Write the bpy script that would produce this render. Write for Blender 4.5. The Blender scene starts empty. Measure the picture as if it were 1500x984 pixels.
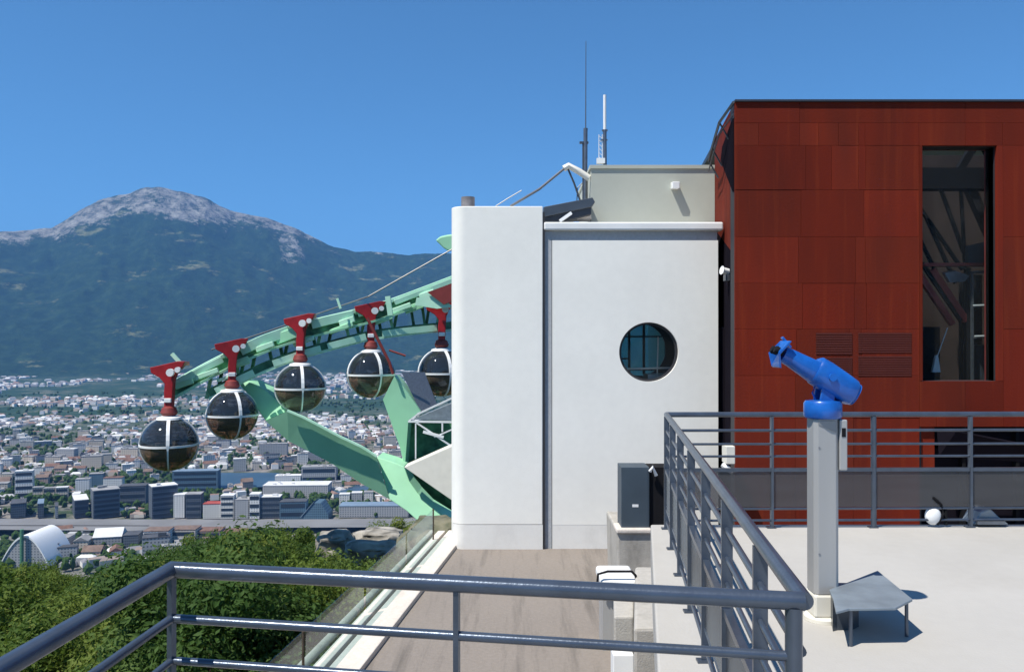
import bpy, bmesh, math, random
from mathutils import Vector, Matrix, noise
random.seed(7)
R = math.radians
scn = bpy.context.scene
COL = scn.collection
F, HX, HY = 1200.0, 750.0, 497.0      # focal length and principal point of the photograph (pixels)

def P(px, py, d):                      # a photo pixel at distance d (metres ahead) -> real place
    return Vector(((px-HX)/F*d, d, -(py-HY)/F*d))
def PX(px, d): return (px-HX)/F*d
def PZ(py, d): return -(py-HY)/F*d

# ------------------------------------------------------------------ materials
def mat(name, col, rough=.7, metal=0.0, var=.12, vscale=3.0, stretch=(1,1,1), bump=0.0, bscale=40., detail=6,
        col2=None, spec=.4, lo=.35, hi=.65, coat=0.0):
    m = bpy.data.materials.new(name); m.use_nodes = True
    nt = m.node_tree; N = nt.nodes; L = nt.links
    b = N['Principled BSDF']; b.inputs['Roughness'].default_value = rough; b.inputs['Metallic'].default_value = metal
    b.inputs['Specular IOR Level'].default_value = spec; b.inputs['Coat Weight'].default_value = coat
    tc = N.new('ShaderNodeTexCoord'); mp = N.new('ShaderNodeMapping'); mp.inputs['Scale'].default_value = stretch
    L.new(tc.outputs['Object'], mp.inputs['Vector'])
    nz = N.new('ShaderNodeTexNoise'); nz.inputs['Scale'].default_value = vscale; nz.inputs['Detail'].default_value = detail
    L.new(mp.outputs[0], nz.inputs['Vector'])
    rp = N.new('ShaderNodeValToRGB'); rp.color_ramp.elements[0].position = lo; rp.color_ramp.elements[1].position = hi
    c2 = col2 if col2 else tuple(c*(1-var) for c in col)
    rp.color_ramp.elements[0].color = (*c2, 1); rp.color_ramp.elements[1].color = (*col, 1)
    L.new(nz.outputs['Fac'], rp.inputs['Fac']); L.new(rp.outputs['Color'], b.inputs['Base Color'])
    if bump > 0:
        n2 = N.new('ShaderNodeTexNoise'); n2.inputs['Scale'].default_value = bscale; n2.inputs['Detail'].default_value = 4
        L.new(tc.outputs['Object'], n2.inputs['Vector'])
        bp = N.new('ShaderNodeBump'); bp.inputs['Strength'].default_value = bump; bp.inputs['Distance'].default_value = .02
        L.new(n2.outputs['Fac'], bp.inputs['Height']); L.new(bp.outputs[0], b.inputs['Normal'])
    m['ramp'] = rp.name
    return m

M = {}
def stained(name, col, stain, amt=.5, vs=1.2, st=(1,1,.15), fine=25., rough=.85, bump=.25):
    """plaster or concrete: broad tone changes, streaks and fine grain"""
    m = mat(name, col, rough, 0, .05, 1.0, bump=bump, bscale=60)
    nt = m.node_tree; N = nt.nodes; L = nt.links; b = N['Principled BSDF']
    base = N[m['ramp']]
    tc = N.new('ShaderNodeTexCoord'); mp = N.new('ShaderNodeMapping'); mp.inputs['Scale'].default_value = st
    L.new(tc.outputs['Object'], mp.inputs[0])
    a = N.new('ShaderNodeTexNoise'); a.inputs['Scale'].default_value = vs; a.inputs['Detail'].default_value = 10; a.inputs['Roughness'].default_value = .65
    L.new(mp.outputs[0], a.inputs['Vector'])
    f = N.new('ShaderNodeTexNoise'); f.inputs['Scale'].default_value = fine; f.inputs['Detail'].default_value = 5
    L.new(tc.outputs['Object'], f.inputs['Vector'])
    r1 = N.new('ShaderNodeMapRange'); r1.inputs[1].default_value = .5; r1.inputs[2].default_value = .78; r1.inputs[4].default_value = amt
    L.new(a.outputs['Fac'], r1.inputs[0])
    mx = N.new('ShaderNodeMix'); mx.data_type = 'RGBA'; mx.inputs[7].default_value = (*stain, 1)
    L.new(r1.outputs[0], mx.inputs[0]); L.new(base.outputs[0], mx.inputs[6])
    r2 = N.new('ShaderNodeMapRange'); r2.inputs[1].default_value = .35; r2.inputs[2].default_value = .65; r2.inputs[3].default_value = .93 if fine > 12 else .985; r2.inputs[4].default_value = 1.04 if fine > 12 else 1.01
    L.new(f.outputs['Fac'], r2.inputs[0])
    mu = N.new('ShaderNodeMix'); mu.data_type = 'RGBA'; mu.blend_type = 'MULTIPLY'; mu.inputs[0].default_value = 1
    L.new(mx.outputs[2], mu.inputs[6]); L.new(r2.outputs[0], mu.inputs[7]); L.new(mu.outputs[2], b.inputs['Base Color'])
    return m
M['plaster'] = stained('white_plaster', (.87,.86,.80), (.73,.72,.67), .3, .9, (1,1,.15), 9., .8, .06)
M['plinth'] = stained('plinth_plaster', (.78,.77,.73), (.55,.53,.49), .6, 1.6, (1,1,.5), 10, .85, .1)
M['greypaint_and_shade'] = stained('grey_paint_and_shade', (.40,.42,.44), (.3,.32,.34), .4)
M['greybox'] = stained('grey_green_render', (.43,.45,.39), (.36,.38,.33), .4, .8, (1,1,.15), 9, .9, .08)
M['deck'] = stained('pale_deck_coating', (.43,.415,.385), (.33,.31,.275), .6, .35, (1,1,1), 12, .85, .1)
M['kerb'] = stained('cream_kerb', (.66,.60,.53), (.30,.27,.24), .6, 1.5, (1,.3,1))
M['walk'] = stained('worn_walkway_concrete', (.235,.205,.178), (.09,.08,.07), .9, 2.2, (2.2,.16,1), 22)
M['concrete'] = stained('stained_concrete', (.42,.40,.36), (.16,.15,.13), .8, 2.2, (1,1,.4), 18)
M['dark'] = mat('dark_shadow_gap', (.03,.03,.035), .6)
M['slate'] = mat('slate_cladding', (.045,.05,.062), .45, .2)
M['fascia'] = mat('dark_fascia_metal', (.085,.10,.12), .4, .5)
M['white'] = mat('white_paint', (.8,.81,.8), .45, var=.08)
M['bluegrey'] = mat('blue_grey_cabinet_paint', (.06,.085,.11), .5, .1, var=.15)
M['rail'] = mat('grey_railing_paint', (.10,.125,.165), .28, .55, var=.2, vscale=9, bump=.05, bscale=90)
M['railbar'] = mat('galvanised_bar', (.17,.19,.22), .35, .6, var=.2, vscale=15)
M['steel'] = mat('brushed_post_metal', (.42,.42,.41), .45, .25, var=.12, vscale=4, stretch=(1,1,.1))
M['steeldark'] = mat('post_edge_metal', (.28,.29,.30), .4, .4)
M['bluepaint'] = mat('bright_blue_paint', (.008,.125,.50), .35, 0, col2=(.006,.085,.36), vscale=9, coat=.4, bump=.05, bscale=60)
M['stepmetal'] = mat('grey_step_metal', (.27,.32,.36), .45, .3, var=.25, vscale=5, bump=.1)
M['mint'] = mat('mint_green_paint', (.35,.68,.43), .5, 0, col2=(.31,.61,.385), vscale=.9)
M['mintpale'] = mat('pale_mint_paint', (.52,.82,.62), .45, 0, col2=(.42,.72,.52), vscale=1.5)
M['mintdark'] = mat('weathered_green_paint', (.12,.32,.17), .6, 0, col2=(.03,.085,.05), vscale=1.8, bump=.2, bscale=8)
M['red'] = mat('red_paint', (.40,.016,.022), .4, 0, col2=(.24,.01,.012), vscale=2.5)
M['redoxide'] = mat('dull_red_paint', (.22,.035,.03), .55)
M['cream'] = mat('cream_paint', (.72,.70,.62), .55, var=.08)
M['cable'] = mat('steel_cable', (.22,.22,.22), .5, .6)
M['black'] = mat('black_rubber', (.012,.012,.014), .7, spec=.1)
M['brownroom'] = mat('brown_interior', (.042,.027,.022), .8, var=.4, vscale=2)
M['chimney'] = mat('grey_pot', (.22,.21,.22), .8, var=.3, vscale=10)

def glassmat(name, tint, op=.35, rough=.04, coat_col=(.9,.95,1), ior=1.5):
    m = bpy.data.materials.new(name); m.use_nodes = True; nt = m.node_tree; N = nt.nodes; L = nt.links
    for n in list(N):
        if n.type != 'OUTPUT_MATERIAL': N.remove(n)
    out = [n for n in N if n.type == 'OUTPUT_MATERIAL'][0]
    tr = N.new('ShaderNodeBsdfTransparent'); tr.inputs[0].default_value = (*tint, 1)
    gl = N.new('ShaderNodeBsdfGlossy'); gl.inputs['Roughness'].default_value = rough; gl.inputs[0].default_value = (*coat_col, 1)
    df = N.new('ShaderNodeBsdfDiffuse'); nz = N.new('ShaderNodeTexNoise'); nz.inputs['Scale'].default_value = 3
    rp = N.new('ShaderNodeValToRGB'); rp.color_ramp.elements[0].color = (*[c*.12 for c in tint], 1); rp.color_ramp.elements[1].color = (*[c*.22+.01 for c in tint], 1)
    L.new(nz.outputs['Fac'], rp.inputs[0]); L.new(rp.outputs[0], df.inputs[0])
    m1 = N.new('ShaderNodeMixShader'); m1.inputs[0].default_value = op; L.new(tr.outputs[0], m1.inputs[1]); L.new(df.outputs[0], m1.inputs[2])
    fr = N.new('ShaderNodeFresnel'); fr.inputs[0].default_value = ior
    gg = N.new('ShaderNodeNewGeometry'); inv = N.new('ShaderNodeMath'); inv.operation = 'SUBTRACT'; inv.inputs[0].default_value = 1; L.new(gg.outputs['Backfacing'], inv.inputs[1]); mf = N.new('ShaderNodeMath'); mf.operation = 'MULTIPLY'; L.new(fr.outputs[0], mf.inputs[0]); L.new(inv.outputs[0], mf.inputs[1])
    m2 = N.new('ShaderNodeMixShader'); L.new(mf.outputs[0], m2.inputs[0]); L.new(m1.outputs[0], m2.inputs[1]); L.new(gl.outputs[0], m2.inputs[2])
    L.new(m2.outputs[0], out.inputs['Surface']); return m
M['podglass'] = glassmat('smoked_pod_glass', (.30,.34,.38), .34)
M['podglasslow'] = glassmat('brown_smoked_pod_glass', (.80,.58,.44), .62)
M['pane'] = glassmat('window_glass', (.92,.95,.95), .03, ior=1.12)
M['panel'] = glassmat('smoked_railing_panel', (.62,.62,.65), .48, .25, (.5,.55,.6))
M['tealglass'] = glassmat('teal_window_glass', (.55,.82,.84), .14, .1)
M['teal'] = mat('teal_interior_glass', (.16,.33,.36), .3, .0, col2=(.07,.17,.19), vscale=5, stretch=(3,1,.4))

def corten():
    m = mat('rust_red_panel', (.175,.020,.008), .8, .0, col2=(.118,.017,.009), vscale=1.2, stretch=(1.6,1.6,.35), bump=.15, bscale=30, lo=.3, hi=.7, spec=.12)
    nt = m.node_tree; N = nt.nodes; L = nt.links; b = N['Principled BSDF']; base = N[m['ramp']]
    at = N.new('ShaderNodeAttribute'); at.attribute_name = 'tone'
    tc = N.new('ShaderNodeTexCoord'); mp = N.new('ShaderNodeMapping'); mp.inputs['Scale'].default_value = (4,4,.18)
    L.new(tc.outputs['Object'], mp.inputs[0])
    s = N.new('ShaderNodeTexNoise'); s.inputs['Scale'].default_value = 2.2; s.inputs['Detail'].default_value = 8
    L.new(mp.outputs[0], s.inputs['Vector'])
    r = N.new('ShaderNodeMapRange'); r.inputs[1].default_value = .55; r.inputs[2].default_value = .8; r.inputs[4].default_value = .5
    L.new(s.outputs['Fac'], r.inputs[0])
    mx = N.new('ShaderNodeMix'); mx.data_type = 'RGBA'; mx.inputs[7].default_value = (.26,.042,.012,1)
    L.new(r.outputs[0], mx.inputs[0]); L.new(base.outputs[0], mx.inputs[6])
    mu = N.new('ShaderNodeMix'); mu.data_type = 'RGBA'; mu.blend_type = 'MULTIPLY'; mu.inputs[0].default_value = 1
    L.new(mx.outputs[2], mu.inputs[6]); L.new(at.outputs['Color'], mu.inputs[7]); L.new(mu.outputs[2], b.inputs['Base Color'])
    return m
M['corten'] = corten()
M['gapdark'] = mat('shade_and_glazing_black', (.014,.012,.017), 1.0, spec=.0)  # near-black for shade built as sheets, also door glazing and downpipe
M['cortendark'] = mat('dark_rust_louvre', (.105,.018,.010), .6, .1)

def leafmat(name, c1, c2, c3):
    m = bpy.data.materials.new(name); m.use_nodes = True; nt = m.node_tree; N = nt.nodes; L = nt.links
    b = N['Principled BSDF']; b.inputs['Roughness'].default_value = .65; b.inputs['Specular IOR Level'].default_value = .2
    out = [n for n in N if n.type == 'OUTPUT_MATERIAL'][0]
    g = N.new('ShaderNodeNewGeometry'); nz = N.new('ShaderNodeTexNoise'); nz.inputs['Scale'].default_value = .8; nz.inputs['Detail'].default_value = 8
    L.new(g.outputs['Position'], nz.inputs['Vector'])
    ri = N.new('ShaderNodeMath'); ri.operation = 'MULTIPLY_ADD'; ri.inputs[1].default_value = .3; 
    oi = N.new('ShaderNodeObjectInfo'); L.new(oi.outputs['Random'], ri.inputs[0]); 
    sb = N.new('ShaderNodeMath'); sb.operation = 'SUBTRACT'; sb.inputs[1].default_value = .15; L.new(nz.outputs['Fac'], sb.inputs[0]); L.new(sb.outputs[0], ri.inputs[2])
    rp = N.new('ShaderNodeValToRGB'); e = rp.color_ramp.elements
    e[0].position = .3; e[0].color = (*c1, 1); e[1].position = .72; e[1].color = (*c3, 1); q = e.new(.5); q.color = (*c2, 1)
    L.new(ri.outputs[0], rp.inputs[0]); L.new(rp.outputs[0], b.inputs['Base Color'])
    t = N.new('ShaderNodeBsdfTranslucent'); L.new(rp.outputs[0], t.inputs[0])
    mx = N.new('ShaderNodeMixShader'); mx.inputs[0].default_value = .42; L.new(b.outputs[0], mx.inputs[1]); L.new(t.outputs[0], mx.inputs[2])
    L.new(mx.outputs[0], out.inputs['Surface']); return m
M['leaf'] = [leafmat('green_leaves', (.06,.11,.018), (.115,.175,.028), (.20,.24,.05)),
             leafmat('dark_leaves', (.03,.07,.015), (.06,.12,.025), (.11,.17,.04)),
             leafmat('yellowish_leaves', (.08,.11,.02), (.15,.18,.034), (.22,.23,.055))]
M['bark'] = mat('bark', (.10,.075,.05), .9, var=.5, vscale=8, bump=.5)
M['mossrock'] = mat('mossy_rock', (.17,.16,.11), .95, col2=(.05,.06,.03), vscale=3, bump=.6, bscale=9)
M['rock'] = mat('limestone_rock', (.42,.39,.34), .9, col2=(.14,.13,.11), vscale=1.5, bump=.6, bscale=5)

# ------------------------------------------------------------------ mesh helpers
def BM(): return bmesh.new()
def obj(name, bm, m, parent=None, smooth=False, bevel=0.0, bev_seg=2):
    me = bpy.data.meshes.new(name)
    bmesh.ops.recalc_face_normals(bm, faces=bm.faces)
    if parent is not None and bm.verts:
        bmesh.ops.translate(bm, verts=bm.verts, vec=-world_loc(parent))
    bm.to_mesh(me); bm.free()
    o = bpy.data.objects.new(name, me); COL.objects.link(o)
    if parent is not None: o.parent = parent
    me.materials.append(m)
    if smooth:
        for p in me.polygons: p.use_smooth = True
        me.set_sharp_from_angle(angle=R(40))
    if bevel > 0:
        b = o.modifiers.new('bevel', 'BEVEL'); b.width = bevel; b.segments = bev_seg; b.limit_method = 'ANGLE'; b.angle_limit = R(40)
    return o
def world_loc(o):
    v = Vector(o.location)
    while o.parent: o = o.parent; v += o.location
    return v
def tag(o, label, cat, group=None, kind=None):
    if label: o['label'] = label
    if cat: o['category'] = cat
    if group: o['group'] = group
    if kind: o['kind'] = kind
    return o
def thing(name, label, cat, loc=(0,0,0), group=None):
    o = bpy.data.objects.new(name, None); COL.objects.link(o); o.location = loc; o.empty_display_size = .3
    return tag(o, label, cat, group)
def copy_tree(o, parent=None):
    c = o.copy(); COL.objects.link(c)
    if parent is not None: c.parent = parent
    for ch in list(kids.get(o.name, [])): 
        k = copy_tree(ch, c)
    return c
kids = {}
def index_kids():
    kids.clear()
    for o in COL.objects:
        if o.parent: kids.setdefault(o.parent.name, []).append(o)

def box(bm, x0, x1, y0, y1, z0, z1, rot=0, c=None):
    vs = [bm.verts.new((x, y, z)) for z in (z0, z1) for x, y in ((x0,y0),(x1,y0),(x1,y1),(x0,y1))]
    for f in ((0,1,2,3),(4,5,6,7),(0,1,5,4),(1,2,6,5),(2,3,7,6),(3,0,4,7)): bm.faces.new([vs[i] for i in f])
    if rot:
        c = Vector(c) if c else Vector(((x0+x1)/2, (y0+y1)/2, 0))
        bmesh.ops.rotate(bm, verts=vs, cent=c, matrix=Matrix.Rotation(rot, 3, 'Z'))
    return vs
def prism(bm, pts, vec):
    """closed outline pts (3D) swept along vec"""
    vec = Vector(vec); a = [bm.verts.new(p) for p in pts]; b = [bm.verts.new(Vector(p)+vec) for p in pts]
    bm.faces.new(a); bm.faces.new(b)
    n = len(pts)
    for i in range(n): bm.faces.new((a[i], a[(i+1)%n], b[(i+1)%n], b[i]))
def tube(bm, pts, r, n=12, r_end=None, cap=True):
    pts = [Vector(p) for p in pts]; rings = []
    for i, p in enumerate(pts):
        if i == 0: t = pts[1]-pts[0]
        elif i == len(pts)-1: t = pts[-1]-pts[-2]
        else: t = (pts[i]-pts[i-1]).normalized() + (pts[i+1]-pts[i]).normalized()
        t.normalize()
        u = t.cross(Vector((0,0,1)))
        if u.length < 1e-3: u = t.cross(Vector((1,0,0)))
        u.normalize(); w = t.cross(u)
        k = 1.0
        if 0 < i < len(pts)-1:
            d = (pts[i]-pts[i-1]).normalized().dot(t); k = 1/max(d, .4)
        rr = r if r_end is None else r + (r_end-r)*i/(len(pts)-1)
        rings.append([bm.verts.new(p + (u*math.cos(2*math.pi*j/n)*(k) + w*math.sin(2*math.pi*j/n))*rr) for j in range(n)])
    for a, b in zip(rings, rings[1:]):
        for j in range(n): bm.faces.new((a[j], a[(j+1)%n], b[(j+1)%n], b[j]))
    if cap: bm.faces.new(rings[0]); bm.faces.new(rings[-1])
def bar(bm, a, b, w, h, up=(0,0,1)):
    """rectangular bar from a to b, w sideways, h along up"""
    a, b = Vector(a), Vector(b); t = (b-a).normalized(); s = t.cross(Vector(up))
    if s.length < 1e-3: s = t.cross(Vector((0,1,0)))
    s.normalize(); u = s.cross(t).normalized()
    q = [s*w/2*i + u*h/2*j for i, j in ((-1,-1),(1,-1),(1,1),(-1,1))]
    va = [bm.verts.new(a+k) for k in q]; vb = [bm.verts.new(b+k) for k in q]
    bm.faces.new(va); bm.faces.new(vb)
    for i in range(4): bm.faces.new((va[i], va[(i+1)%4], vb[(i+1)%4], vb[i]))
def ball(bm, c, r, sx=1, sy=1, sz=1, seg=24, rings=14, zlo=-1.01, zhi=1.01):
    res = bmesh.ops.create_uvsphere(bm, u_segments=seg, v_segments=rings, radius=1)
    vs = res['verts']
    dead = [v for v in vs if v.co.z < zlo or v.co.z > zhi]
    for v in vs: v.co = Vector((v.co.x*r*sx, v.co.y*r*sy, v.co.z*r*sz)) + Vector(c)
    if dead: bmesh.ops.delete(bm, geom=dead, context='VERTS')
def lathe(bm, c, prof, n=24, axis=None, cap=True):
    """prof: list of (radius, height)"""
    c = Vector(c); rot = Matrix.Identity(3)
    if axis is not None: rot = Vector((0,0,1)).rotation_difference(Vector(axis)).to_matrix()
    rings = []
    for r, h in prof:
        rings.append([bm.verts.new(c + rot @ Vector((r*math.cos(2*math.pi*j/n), r*math.sin(2*math.pi*j/n), h))) for j in range(n)])
    for a, b in zip(rings, rings[1:]):
        for j in range(n): bm.faces.new((a[j], a[(j+1)%n], b[(j+1)%n], b[j]))
    if cap: bm.faces.new(rings[0]); bm.faces.new(rings[-1])

# ================================================================== camera, world, sun
cam = bpy.data.cameras.new('camera'); co = bpy.data.objects.new('camera', cam); COL.objects.link(co)
cam.sensor_width = 36; cam.lens = 28.8; cam.clip_start = .05; cam.clip_end = 60000
co.location = (0,0,0); co.rotation_euler = (R(90)+math.atan(5/F), 0, 0); scn.camera = co
sdir = Vector((-.45,-.34,1)).normalized()
w = bpy.data.worlds.new('World'); scn.world = w; w.use_nodes = True
nt = w.node_tree; bg = nt.nodes['Background']; sky = nt.nodes.new('ShaderNodeTexSky'); sky.sky_type = 'NISHITA'
sky.sun_disc = False; sky.sun_elevation = math.asin(sdir.z); sky.sun_rotation = math.atan2(sdir.x, sdir.y)
sky.altitude = 1800; sky.air_density = 1.0; sky.dust_density = 0.0; sky.ozone_density = 10.0
tint = nt.nodes.new('ShaderNodeMix'); tint.data_type = 'RGBA'; tint.blend_type = 'MULTIPLY'; tint.inputs[0].default_value = 1; tint.inputs[7].default_value = (.77,1.08,1.02,1)
nt.links.new(sky.outputs[0], tint.inputs[6]); nt.links.new(tint.outputs[2], bg.inputs[0]); bg.inputs[1].default_value = .11
sl = bpy.data.lights.new('sun', 'SUN'); sl.energy = 5.0; sl.angle = R(.53); sl.color = (1,.945,.86)
so = bpy.data.objects.new('sun', sl); COL.objects.link(so); so.rotation_euler = (-sdir).to_track_quat('-Z','Y').to_euler(); so.location = (-20,-10,40)
scn.view_settings.view_transform = 'Standard'; scn.view_settings.look = 'None'; scn.view_settings.exposure = 0.45; scn.view_settings.gamma = 1
scn.view_settings.use_curve_mapping = False
scn.render.engine = 'CYCLES'

# ================================================================== terrain (one polar sheet out to behind the ridge)
SKY = [(-400,352),(-200,345),(0,338),(45,336),(75,332),(100,318),(115,308),(130,300),(155,288),(170,285),(185,283),(205,275),(230,272),(258,277),
       (300,288),(320,300),(350,311),(390,318),(430,332),(480,357),(520,367),(560,369),(600,372),(650,369),(700,372),(900,360),(1200,350),(1800,380)]
ROCK = [(-400,360),(0,361),(60,356),(100,346),(140,332),(190,314),(240,322),(290,326),(340,336),(400,342),(430,350),(470,362),(500,366),(560,369),(1800,360)]
def lerp(tab, x):
    if x <= tab[0][0]: return tab[0][1]
    for (a, b), (c, d) in zip(tab, tab[1:]):
        if x <= c:
            t = (x-a)/(c-a); return b + (d-b)*t
    return tab[-1][1]
LEFT = [(0,-6),(10,-6.4),(20,-8.6),(30,-10.4),(42,-12.7),(52,-15.2),(62,-24),(100,-60),(250,-160),(500,-255),(700,-260)]
RIGHT = [(0,-5.5),(12,-5.3),(20,-7.6),(40,-12.2),(66,-18.8),(85,-27),(130,-62),(300,-180),(500,-255),(700,-260)]
ZV = -260.0
def fbm(x, y, s, o=5): return noise.fractal(Vector((x*s, y*s, 1.7)), 1.0, 2.0, o)
def height(x, y):
    r = math.hypot(x, y); az = math.atan2(x, y); 
    px = HX + F*math.tan(max(-1.2, min(1.2, az))) if abs(az) < 1.5 else (-3000 if az < 0 else 3000)
    if r < 700:
        k = max(0, min(1, (px-200)/160)); k = k*k*(3-2*k)
        z = lerp(LEFT, r)*(1-k) + lerp(RIGHT, r)*k
        if px > 640: z = min(z, -5.5) if r < 60 else z
        z += fbm(x, y, .12, 4)*.5*min(1, r/15)
        return z, 0
    if r < 5600: return ZV + fbm(x, y, .0006, 3)*4*min(1, (r-700)/1000), 0
    ca = max(.35, math.cos(az))
    base = 6400.0; ridge = 9500.0
    pp = max(-400, min(1800, px))
    yr = lerp(SKY, pp) + fbm(pp, 0, .045, 4)*1.6
    zr = (HY-yr)/F*ridge*ca
    s = (r-base)/(ridge-base)
    if s <= 0:
        return ZV + fbm(x, y, .0006, 3)*4 + max(0, (r-5600)/800)*12, 0
    if s <= 1:
        q = s**1.25
        z = ZV + 12 + (zr-ZV-12)*q
        rid = 1-abs(fbm(x, y, .0009, 6))*1.6
        amp = 150*math.sin(math.pi*min(1, s*1.02))**1.0 if s < .98 else 0
        z += (rid-.55)*amp*.9 + fbm(x, y, .005, 5)*22*min(1, 3*s)*(1-.7*s)
        if s > .55: z += fbm(x, y, .006, 6)*26*min(1, (s-.55)*3)*(1 if s < .93 else (1-s)/.07*.7+.3)
    else:
        z = zr - (r-ridge)*.35
    yi = HY - z/(r*ca)*F
    rk = lerp(ROCK, pp)
    m = max(0, min(1, (rk-yi)/34+.55))
    if 408 < pp < 448 and yi < 384: m = max(m, .93-abs(pp-428)/60)
    return z, m
azs = []
a = -180.0
while a < 180.0001:
    azs.append(a)
    a += .11 if -36 <= a < -2 else (.8 if -50 <= a < 40 else 3)
rads = [0.5, 4, 7]
r = 9.0
while r < 120: rads.append(r); r *= 1.055
while r < 5600: rads.append(r); r *= 1.10
while r < 9560: rads.append(r); r += 42
rads += [9600, 9900, 10800, 13000, 20000]
vs = []; fs = []; rk = []
na = len(azs)
for ri_, r in enumerate(rads):
    for a in azs:
        x = r*math.sin(R(a)); y = r*math.cos(R(a)); z, m = height(x, y)
        vs.append((x, y, z)); rk.append(m)
for i in range(len(rads)-1):
    for j in range(na-1):
        fs.append((i*na+j, i*na+j+1, (i+1)*na+j+1, (i+1)*na+j))
me = bpy.data.meshes.new('terrain'); me.from_pydata(vs, [], fs); me.update()
at = me.attributes.new('rock', 'FLOAT', 'POINT'); at.data.foreach_set('value', rk)
for p in me.polygons: p.use_smooth = True
ter = bpy.data.objects.new('terrain', me); COL.objects.link(ter); ter['kind'] = 'structure'
def terrain_mat():
    m = bpy.data.materials.new('terrain_cover'); m.use_nodes = True; nt = m.node_tree; N = nt.nodes; L = nt.links
    b = N['Principled BSDF']; b.inputs['Roughness'].default_value = .95; b.inputs['Specular IOR Level'].default_value = .1
    g = N.new('ShaderNodeNewGeometry')
    def nz(scale, det=8, rough=.6, st=(1,1,1)):
        mp = N.new('ShaderNodeMapping'); mp.inputs['Scale'].default_value = st; L.new(g.outputs['Position'], mp.inputs[0])
        n = N.new('ShaderNodeTexNoise'); n.inputs['Scale'].default_value = scale; n.inputs['Detail'].default_value = det; n.inputs['Roughness'].default_value = rough
        L.new(mp.outputs[0], n.inputs['Vector']); return n
    def ramp(src, stops):
        rp = N.new('ShaderNodeValToRGB'); e = rp.color_ramp.elements
        e[0].position, e[0].color = stops[0][0], (*stops[0][1], 1); e[1].position, e[1].color = stops[-1][0], (*stops[-1][1], 1)
        for p_, c in stops[1:-1]: q = e.new(p_); q.color = (*c, 1)
        L.new(src, rp.inputs[0]); return rp.outputs[0]
    def mix(f, a_, b_):
        x = N.new('ShaderNodeMix'); x.data_type = 'RGBA'; L.new(f, x.inputs[0]); L.new(a_, x.inputs[6]); L.new(b_, x.inputs[7]); return x.outputs[2]
    def rng(src, a_, b_, c=0, d=1):
        r_ = N.new('ShaderNodeMapRange'); r_.inputs[1].default_value = a_; r_.inputs[2].default_value = b_; r_.inputs[3].default_value = c; r_.inputs[4].default_value = d
        L.new(src, r_.inputs[0]); return r_.outputs[0]
    def math_(op, a_, b_):
        x = N.new('ShaderNodeMath'); x.operation = op
        for i, v in ((0, a_), (1, b_)):
            if isinstance(v, (int, float)): x.inputs[i].default_value = v
            else: L.new(v, x.inputs[i])
        return x.outputs[0]
    forest = ramp(nz(.012, 9, .7).outputs['Fac'], [(.3, (.009,.028,.014)), (.5, (.017,.045,.02)), (.7, (.038,.075,.03))])
    meadow = ramp(nz(.02, 6).outputs['Fac'], [(.3, (.10,.13,.05)), (.7, (.20,.20,.11))])
    clear = rng(nz(.0022, 7, .68, (1,1,3.2)).outputs['Fac'], .60, .66)
    rockc = ramp(nz(.011, 10, .8, (1,1,.6)).outputs['Fac'], [(.40, (.04,.06,.045)), (.50, (.20,.20,.18)), (.56, (.28,.28,.25)), (.72, (.47,.46,.40))])
    at = N.new('ShaderNodeAttribute'); at.attribute_name = 'rock'
    rn = nz(.0035, 12, .85)
    rmask = math_('MULTIPLY', at.outputs['Fac'], 1.0)
    # rock only where the mask beats the noise: broken edge
    e = math_('SUBTRACT', math_('ADD', math_('MULTIPLY', rmask, .72), rng(rn.outputs['Fac'], .36, .64)), 1.0)
    rm = rng(e, 0.0, .15)
    mount = mix(rm, mix(clear, forest, meadow), rockc)
    city = ramp(nz(.018, 8, .75).outputs['Fac'], [(.36, (.025,.05,.025)), (.47, (.06,.08,.045)), (.54, (.16,.155,.14)), (.7, (.30,.27,.25))])
    cityfar = ramp(nz(.006, 8, .8).outputs['Fac'], [(.40, (.02,.05,.03)), (.52, (.03,.065,.04)), (.60, (.12,.13,.10)), (.7, (.22,.22,.2))])
    near = ramp(nz(.9, 8, .7).outputs['Fac'], [(.3, (.018,.03,.008)), (.5, (.05,.075,.018)), (.62, (.09,.10,.035)), (.75, (.2,.17,.11))])
    ln = N.new('ShaderNodeVectorMath'); ln.operation = 'LENGTH'; L.new(g.outputs['Position'], ln.inputs[0]); d = ln.outputs['Value']
    c = mix(rng(d, 400, 700), near, city)
    c = mix(rng(d, 2200, 3200), c, cityfar)
    c = mix(rng(d, 6000, 6500), c, mount)
    L.new(c, b.inputs['Base Color'])
    bn = nz(.02, 10, .75); bp = N.new('ShaderNodeBump'); bp.inputs['Strength'].default_value = .9; bp.inputs['Distance'].default_value = 26
    L.new(math_('MULTIPLY', bn.outputs['Fac'], rng(d, 6000, 6500)), bp.inputs['Height']); L.new(bp.outputs[0], b.inputs['Normal'])
    return m
ter.data.materials.append(terrain_mat())

def ground_at(px, py, z=ZV):           # where a photo pixel's ray meets the valley floor
    d = -z*F/(py-HY); return Vector((PX(px, d), d, z))

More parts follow.
